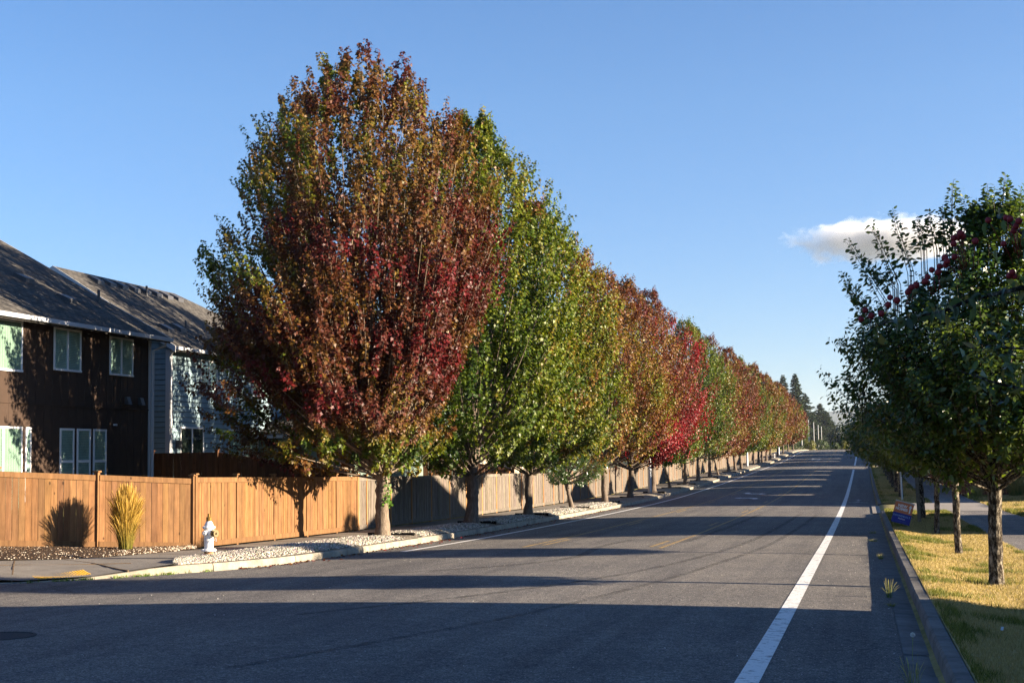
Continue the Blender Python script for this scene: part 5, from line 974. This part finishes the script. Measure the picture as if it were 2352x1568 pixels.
tuft('dry_weeds', 'seeding wild grass and weeds at the right edge before the red-brown fence', 'weeds', 7.9, 80.6, float(hright(7.9, 80.6)), 380, 1.7, .9, ((.08, .13, .03), (.25, .22, .07), (.50, .38, .16)), rt, .012, 5, 1)
tuft('dry_weeds', 'low pale weeds left of the white number post', 'weeds', 5.9, 80.9, float(hright(5.9, 80.9)), 260, .75, .5, ((.10, .16, .03), (.3, .28, .08), (.45, .38, .16)), rt, .012, 4)
for q_, (x, y, H, s, n, lab) in enumerate(((.30, 21.6, .34, .13, 26, 'tallest seeding weed growing from the right gutter seam'), (.29, 31.4, .14, .12, 60, 'low green weed at the end of the lit strip in the right gutter'), (.33, 12.15, .33, .14, 26, 'nearest weed in the gutter seam at the bottom edge'), (.31, 20.2, .07, .10, 50, 'flat green weed just below the tallest gutter weed'), (.22, 44.5, .10, .2, 90, 'patch of low weeds in the far shaded gutter'), (.2, 39.5, .09, .22, 90, 'green patch of weeds in the gutter beside the yard sign'))):
    tuft('gutter_weed', lab, 'weed', x, y, float(g(y)) - .03, n, H, s, ((.06, .11, .02), (.16, .2, .05), (.40, .34, .18)), rt, .0035, 4, 1 if H > .2 else 0)
n = 900; Y = rt.uniform(22.9, 26.4, n); cxp = np.interp(Y, CP[::-1][4:12, 1], CP[::-1][4:12, 0]); X = cxp + rt.normal(.06, .07, n); k = vnoise(X * 3, Y, .35, 9) > .48; X, Y = X[k], Y[k]; n = len(X)
blades('moss_and_weeds', X, Y, hroad(X, Y) + .0, rt.uniform(.02, .075, n), rt.uniform(.004, .008, n), np.array([.13, .20, .03]) * rt.uniform(.5, 1.5, (n, 1)), rt, .6)
# dandelion clocks and a scrap of paper in the verge
def dandelion(x, y, h, label):
    z = float(hright(x, y)); root = empty('dandelion', (x, y, z), label, 'dandelion', 'dandelion clocks in the shaded verge'); mb = MB(); mb.tube([(x, y, z), (x + .01, y, z + h)], .0025, 5); mb.build('stem', mat('weed_stem', (.2, .25, .08)), root)
    r_ = np.random.default_rng(int(x * 1000)); D = nrm(r_.normal(size=(160, 3))); P = np.array([x + .01, y, z + h]) + D * .004; V, F = leaf_geo(P, D, r_.normal(size=(160, 3)), np.full(160, .018), np.array([(0, 0), (.8, .03), (1, .12), (1.02, -.12), (.8, -.03)]), 0); mesh_obj('seed_head', V, F, mat('dandelion_fluff', (.75, .73, .68), .9), root)
for x, y, h, lab in ((1.37, 13.15, .13, 'largest dandelion clock in the dark verge at the bottom right'), (1.33, 12.65, .08, 'small dandelion clock just below the largest one'), (1.36, 12.4, .10, 'third dandelion clock down from the largest one'), (1.66, 12.0, .07, 'dandelion clock nearest the bottom right corner'), (.36, 13.0, .22, 'dandelion clock growing in the gutter seam')): dandelion(x, y, h, lab)
mb = MB(); z = float(hright(1.38, 16.)) + .04; mb.hexa([(1.35, 15.99, z), (1.375, 15.97, z), (1.385, 16.0, z + .035), (1.36, 16.02, z + .03)], [(1.35, 15.99, z + .003), (1.375, 15.97, z + .003), (1.385, 16.0, z + .038), (1.36, 16.02, z + .033)]); tag(mb.build('paper_scrap', WHITE), 'small white paper scrap lying in the shaded grass', 'litter')
# fallen leaves along the left kerb and small stones
rt = np.random.default_rng(31); n = 800; Y = 27 + 48 * rt.random(n) ** 1.3; X = curb_x(Y) + rt.gamma(1., .16, n) + .02; V, F = leaf_geo(np.c_[X, Y, hroad(X, Y) + .012], rt.normal(size=(n, 3)) * [1, 1, .12], rt.normal(size=(n, 3)) * .35 + [0, 0, 1.], rt.uniform(.04, .085, n), MAPLE)
mesh_obj('fallen_leaves', V, F, LEAF, None, pal(rt.uniform(3., 6, n)), kind='stuff')
n = 900; Y = rt.uniform(11, 60, n); X = rt.uniform(-14, .3, n); X = np.where(rt.random(n) < .35, rt.uniform(-1, .3, n), X); V, F = blobs(np.c_[X, Y, hroad(X, Y) + .004], rt.uniform(.003, .011, n) * np.interp(Y, [11, 60], [1, 1.6]), rt, .6); mesh_obj('road_grit', V, F, STONE, None, np.repeat(np.array([.45, .43, .40]) * rt.uniform(.4, 1.3, (n, 1)), 8, 0), kind='stuff')

# ------------------------------------------------------------------ dogwood overhanging from the right
rt = np.random.default_rng(55); dg = (2.5, 6.6); zb = float(hright(*dg)); root = empty('dogwood_tree', (*dg, zb), 'fruiting dogwood close by, its branch with red bumpy fruit reaching in from the right', 'dogwood')
nb = NB(); nb.tube([(2.5, 6.6, zb - .1), (2.5, 6.6, zb + .9), (2.35, 6.55, zb + 1.7)], [.09, .07, .06], 10)
def at(x, y, Y): v = CM @ np.array([x - 1176, -(y - 784), F_]); return v * (Y / v[1])
B1 = np.array([(2.35, 6.5, zb + 1.65), (1.5, 6.3, .30), at(2352, 660, 6.25), at(2230, 688, 6.2), at(2160, 718, 6.15), at(2080, 730, 6.15), at(2030, 742, 6.15), at(1998, 755, 6.15)])
nb.tube(B1, [.05, .03, .012, .009, .007, .005, .0035, .002], 7)
B2 = np.array([(1.9, 6.4, .1), (1.2, 6.4, .75), at(2370, 560, 6.3), at(2330, 520, 6.3), at(2300, 500, 6.3)]); nb.tube(B2, [.03, .015, .008, .005, .003], 6)
B3 = np.array([(2.35, 6.5, zb + 1.6), (1.5, 6.7, .05), at(2380, 900, 6.9), at(2290, 880, 6.9), at(2200, 850, 6.9)]); nb.tube(B3, [.04, .02, .010, .006, .003], 6)
B4 = np.array([(1.9, 6.5, .0), at(2450, 800, 6.9), at(2330, 800, 6.9), at(2250, 790, 6.9)]); nb.tube(B4, [.02, .01, .005, .003], 6)
DL = np.array([(0, 0), (.22, .17), (.5, .21), (.8, .10), (1, 0), (.8, -.10), (.5, -.21), (.22, -.17)])
P, D, S, C = [], [], [], []; FR = []
def samp(B, t0, t1, n, spread, up=0.):
    L = np.r_[0, np.cumsum(np.linalg.norm(np.diff(B, axis=0), axis=1))]; t = (t0 + (t1 - t0) * rt.random(n)) * L[-1]; return np.stack([np.interp(t, L, B[:, c]) for c in range(3)], 1) + rt.normal(0, spread, (n, 3)) + [0, 0, up]
for B, a, b, n, sp, up in ((B1, .60, 1., 130, .022, .012), (B1, .45, .62, 30, .05, .03), (B2, .45, 1, 55, .05, 0.), (B3, .5, 1, 170, .055, .02), (B4, .3, 1., 130, .05, 0)):
    q = samp(B, a, b, n, sp, up); P.append(q); D.append(rt.normal(0, .55, (n, 3)) + [-.25, 0, -.75 if B is B1 or B is B2 else .1]); S.append(rt.uniform(.038, .072, n)); C.append(np.array([.085, .115, .05]) * rt.uniform(.6, 1.5, (n, 1)) + np.where(rt.random((n, 1)) < .12, np.array([.15, .06, .01]), 0))
P, D, S, C = (np.concatenate(x) for x in (P, D, S, C)); n = 1500; q = np.c_[rt.normal(2.6, .55, n), rt.normal(6.7, .7, n), zb + 2.9 + rt.normal(0, .6, n)]; ok = q[:, 0] > 1.55
P = np.r_[P, q[ok]]; D = np.r_[D, rt.normal(0, .6, (ok.sum(), 3)) + [0, 0, -.5]]; S = np.r_[S, rt.uniform(.06, .09, ok.sum())]; C = np.r_[C, np.array([.05, .08, .03]) * rt.uniform(.6, 1.4, (ok.sum(), 1))]
V, F = leaf_geo(P, D, rt.normal(0, .6, (len(P), 3)) + [0, 0, .4], S, DL, .75); nb.build('trunk', BARK3, root); mesh_obj('crown', V, F, LEAFR, root, C)
FRUIT = mat('dogwood_fruit', (.24, .018, .022), .55, .3); FRG = mat('unripe_fruit', (.10, .10, .03), .6)
fx_ = [(1987, 712), (1978, 733), (2001, 725), (2024, 720), (2040, 700), (2044, 683), (2069, 736), (2088, 668), (2094, 660), (2104, 655), (2085, 671), (2125, 646), (2130, 636), (2140, 620), (2155, 625), (2158, 612), (2172, 608), (2175, 600), (2192, 590), (2190, 560), (2191, 547), (2202, 545), (2212, 543), (2206, 537), (2170, 592), (2167, 644), (2240, 554), (2270, 506), (2311, 500), (2320, 503), (2333, 520), (2340, 508), (2328, 530), (2305, 560), (2325, 625), (2318, 633), (2330, 635), (2102, 671), (2181, 641), (2060, 690)]
for k_, (x, y) in enumerate(fx_):
    c = at(x, y, 6.12 + rt.uniform(-.06, .06)); r_ = .0128 * rt.uniform(.9, 1.12); i = np.arange(90); ph = np.arccos(1 - 2 * (i + .5) / 90); th = i * 2.39996; D_ = np.c_[np.sin(ph) * np.cos(th), np.sin(ph) * np.sin(th), np.cos(ph)]
    mb = MB(); n1, n2 = 14, 9
    for a in range(n2 + 1):
        for b in range(n1):
            p_ = math.pi * a / n2; t_2 = 2 * math.pi * b / n1; rr = r_ * (1 + .10 * ((a + b) % 2 * 2 - 1)); mb.V.append((c[0] + rr * math.sin(p_) * math.cos(t_2), c[1] + rr * math.sin(p_) * math.sin(t_2), c[2] + rr * math.cos(p_)))
    mb.F = [(a * n1 + b, a * n1 + (b + 1) % n1, (a + 1) * n1 + (b + 1) % n1, (a + 1) * n1 + b) for a in range(n2) for b in range(n1)]; mb.C = [(1, 1, 1)] * len(mb.F)
    d0 = at(x, y, 6.12); tgt = B1[np.argmin(np.linalg.norm(B1 - c, axis=1))] * .5 + c * .5; mb.tube([c, (c + tgt) / 2 + [0, 0, .006], tgt], .0012, 4); mb.build('fruit', FRG if k_ in (6, 37, 38, 25) else FRUIT, root, smooth=True)

# ------------------------------------------------------------------ white car far beyond the crest
cx_, cy_ = 1.4, 362.; cz = float(g(cy_)) + .02; root = empty('parked_car', (cx_, cy_, cz), 'white car just past the crest beside the right hand trees', 'car')
mb = MB(); pr = [(-2.2, .35), (-2.25, .75), (-2.0, .95), (-1.2, 1.0), (-.7, 1.42), (.7, 1.45), (1.4, 1.02), (2.15, .9), (2.25, .6), (2.2, .35)]
mb.V = [(cx_ + a, cy_ + s, cz + b) for s in (-.85, .85) for a, b in pr]; k_ = len(pr); mb.F = [tuple(range(k_)), tuple(range(2 * k_ - 1, k_ - 1, -1))] + [(i, i + k_, (i + 1) % k_ + k_, (i + 1) % k_) for i in range(k_)]; mb.C = [(1, 1, 1)] * len(mb.F); mb.build('body', mat('white_car_paint', (.75, .75, .76), .25, .5), root)
mb = MB(); mb.hexa([(cx_ - 1.05, cy_ - .86, cz + 1.0), (cx_ + 1.2, cy_ - .86, cz + 1.0), (cx_ + 1.2, cy_ + .86, cz + 1.0), (cx_ - 1.05, cy_ + .86, cz + 1.0)], [(cx_ - .62, cy_ - .86, cz + 1.36), (cx_ + .68, cy_ - .86, cz + 1.36), (cx_ + .68, cy_ + .86, cz + 1.36), (cx_ - .62, cy_ + .86, cz + 1.36)]); mb.build('window', mat('car_glass', (.02, .02, .025), .1, .8), root)
for a in (-1.35, 1.35):
    for s in (-.8, .8): mb = MB(); mb.lathe([(.33, -.1), (.33, .1)], (cx_ + a, cy_ + s, cz + .33), 16, 1); mb.build('wheel', mat('tyre', (.02, .02, .02), .8), root)

# ------------------------------------------------------------------ cloud
def cloud(name, c, s, thr, dens, sc3, label):
    mb = MB(); mb.box(c[0] - s[0], c[0] + s[0], c[1] - s[1], c[1] + s[1], c[2] - s[2], c[2] + s[2]); m = bpy.data.materials.new(name); m.use_nodes = True; t = m.node_tree; t.nodes.clear(); out = t.nodes.new('ShaderNodeOutputMaterial'); vs = t.nodes.new('ShaderNodeVolumePrincipled'); t.links.new(vs.outputs[0], out.inputs['Volume'])
    L_ = t.links.new; ge = t.nodes.new('ShaderNodeNewGeometry'); mp = t.nodes.new('ShaderNodeMapping'); mp.vector_type = 'TEXTURE'; mp.inputs['Location'].default_value = c; mp.inputs['Scale'].default_value = s; L_(ge.outputs['Position'], mp.inputs[0])
    ln = t.nodes.new('ShaderNodeVectorMath'); ln.operation = 'LENGTH'; L_(mp.outputs[0], ln.inputs[0])
    no = t.nodes.new('ShaderNodeTexNoise'); no.inputs['Scale'].default_value = sc3; no.inputs['Detail'].default_value = 6; no.inputs['Roughness'].default_value = .58; m2 = t.nodes.new('ShaderNodeMapping'); m2.inputs['Scale'].default_value = (.01, .01, .016); L_(ge.outputs['Position'], m2.inputs[0]); L_(m2.outputs[0], no.inputs['Vector'])
    a = t.nodes.new('ShaderNodeMath'); a.operation = 'MULTIPLY_ADD'; L_(ln.outputs['Value'], a.inputs[0]); a.inputs[1].default_value = -.62; L_(no.outputs['Fac'], a.inputs[2])
    b = t.nodes.new('ShaderNodeMath'); b.operation = 'SUBTRACT'; L_(a.outputs[0], b.inputs[0]); b.inputs[1].default_value = thr; d = t.nodes.new('ShaderNodeMath'); d.operation = 'MULTIPLY'; d.use_clamp = False; L_(b.outputs[0], d.inputs[0]); d.inputs[1].default_value = dens
    e = t.nodes.new('ShaderNodeMath'); e.operation = 'MAXIMUM'; L_(d.outputs[0], e.inputs[0]); e.inputs[1].default_value = 0; L_(e.outputs[0], vs.inputs['Density']); vs.inputs['Color'].default_value = (1, 1, 1, 1); vs.inputs['Anisotropy'].default_value = .2
    o = mb.build(name, m, None, kind='stuff'); return o
cloud('cloud', (100, 4000, 572), (315, 150, 72), .0, .11, 1.5, '')
sc.cycles.volume_step_rate = 1.0; sc.cycles.volume_max_steps = 96; sc.cycles.volume_bounces = 2

# ------------------------------------------------------------------ the air over the whole scene
mb = MB(); mb.box(-8000, 8000, -120, 9900, -40, 262); hm = bpy.data.materials.new('haze'); hm.use_nodes = True; t = hm.node_tree; t.nodes.clear(); out = t.nodes.new('ShaderNodeOutputMaterial'); vs = t.nodes.new('ShaderNodeVolumePrincipled'); vs.inputs['Density'].default_value = .00006; vs.inputs['Color'].default_value = (.78, .88, 1, 1); vs.inputs['Anisotropy'].default_value = .3; t.links.new(vs.outputs[0], out.inputs['Volume'])
mb.build('haze', hm, None, kind='stuff')
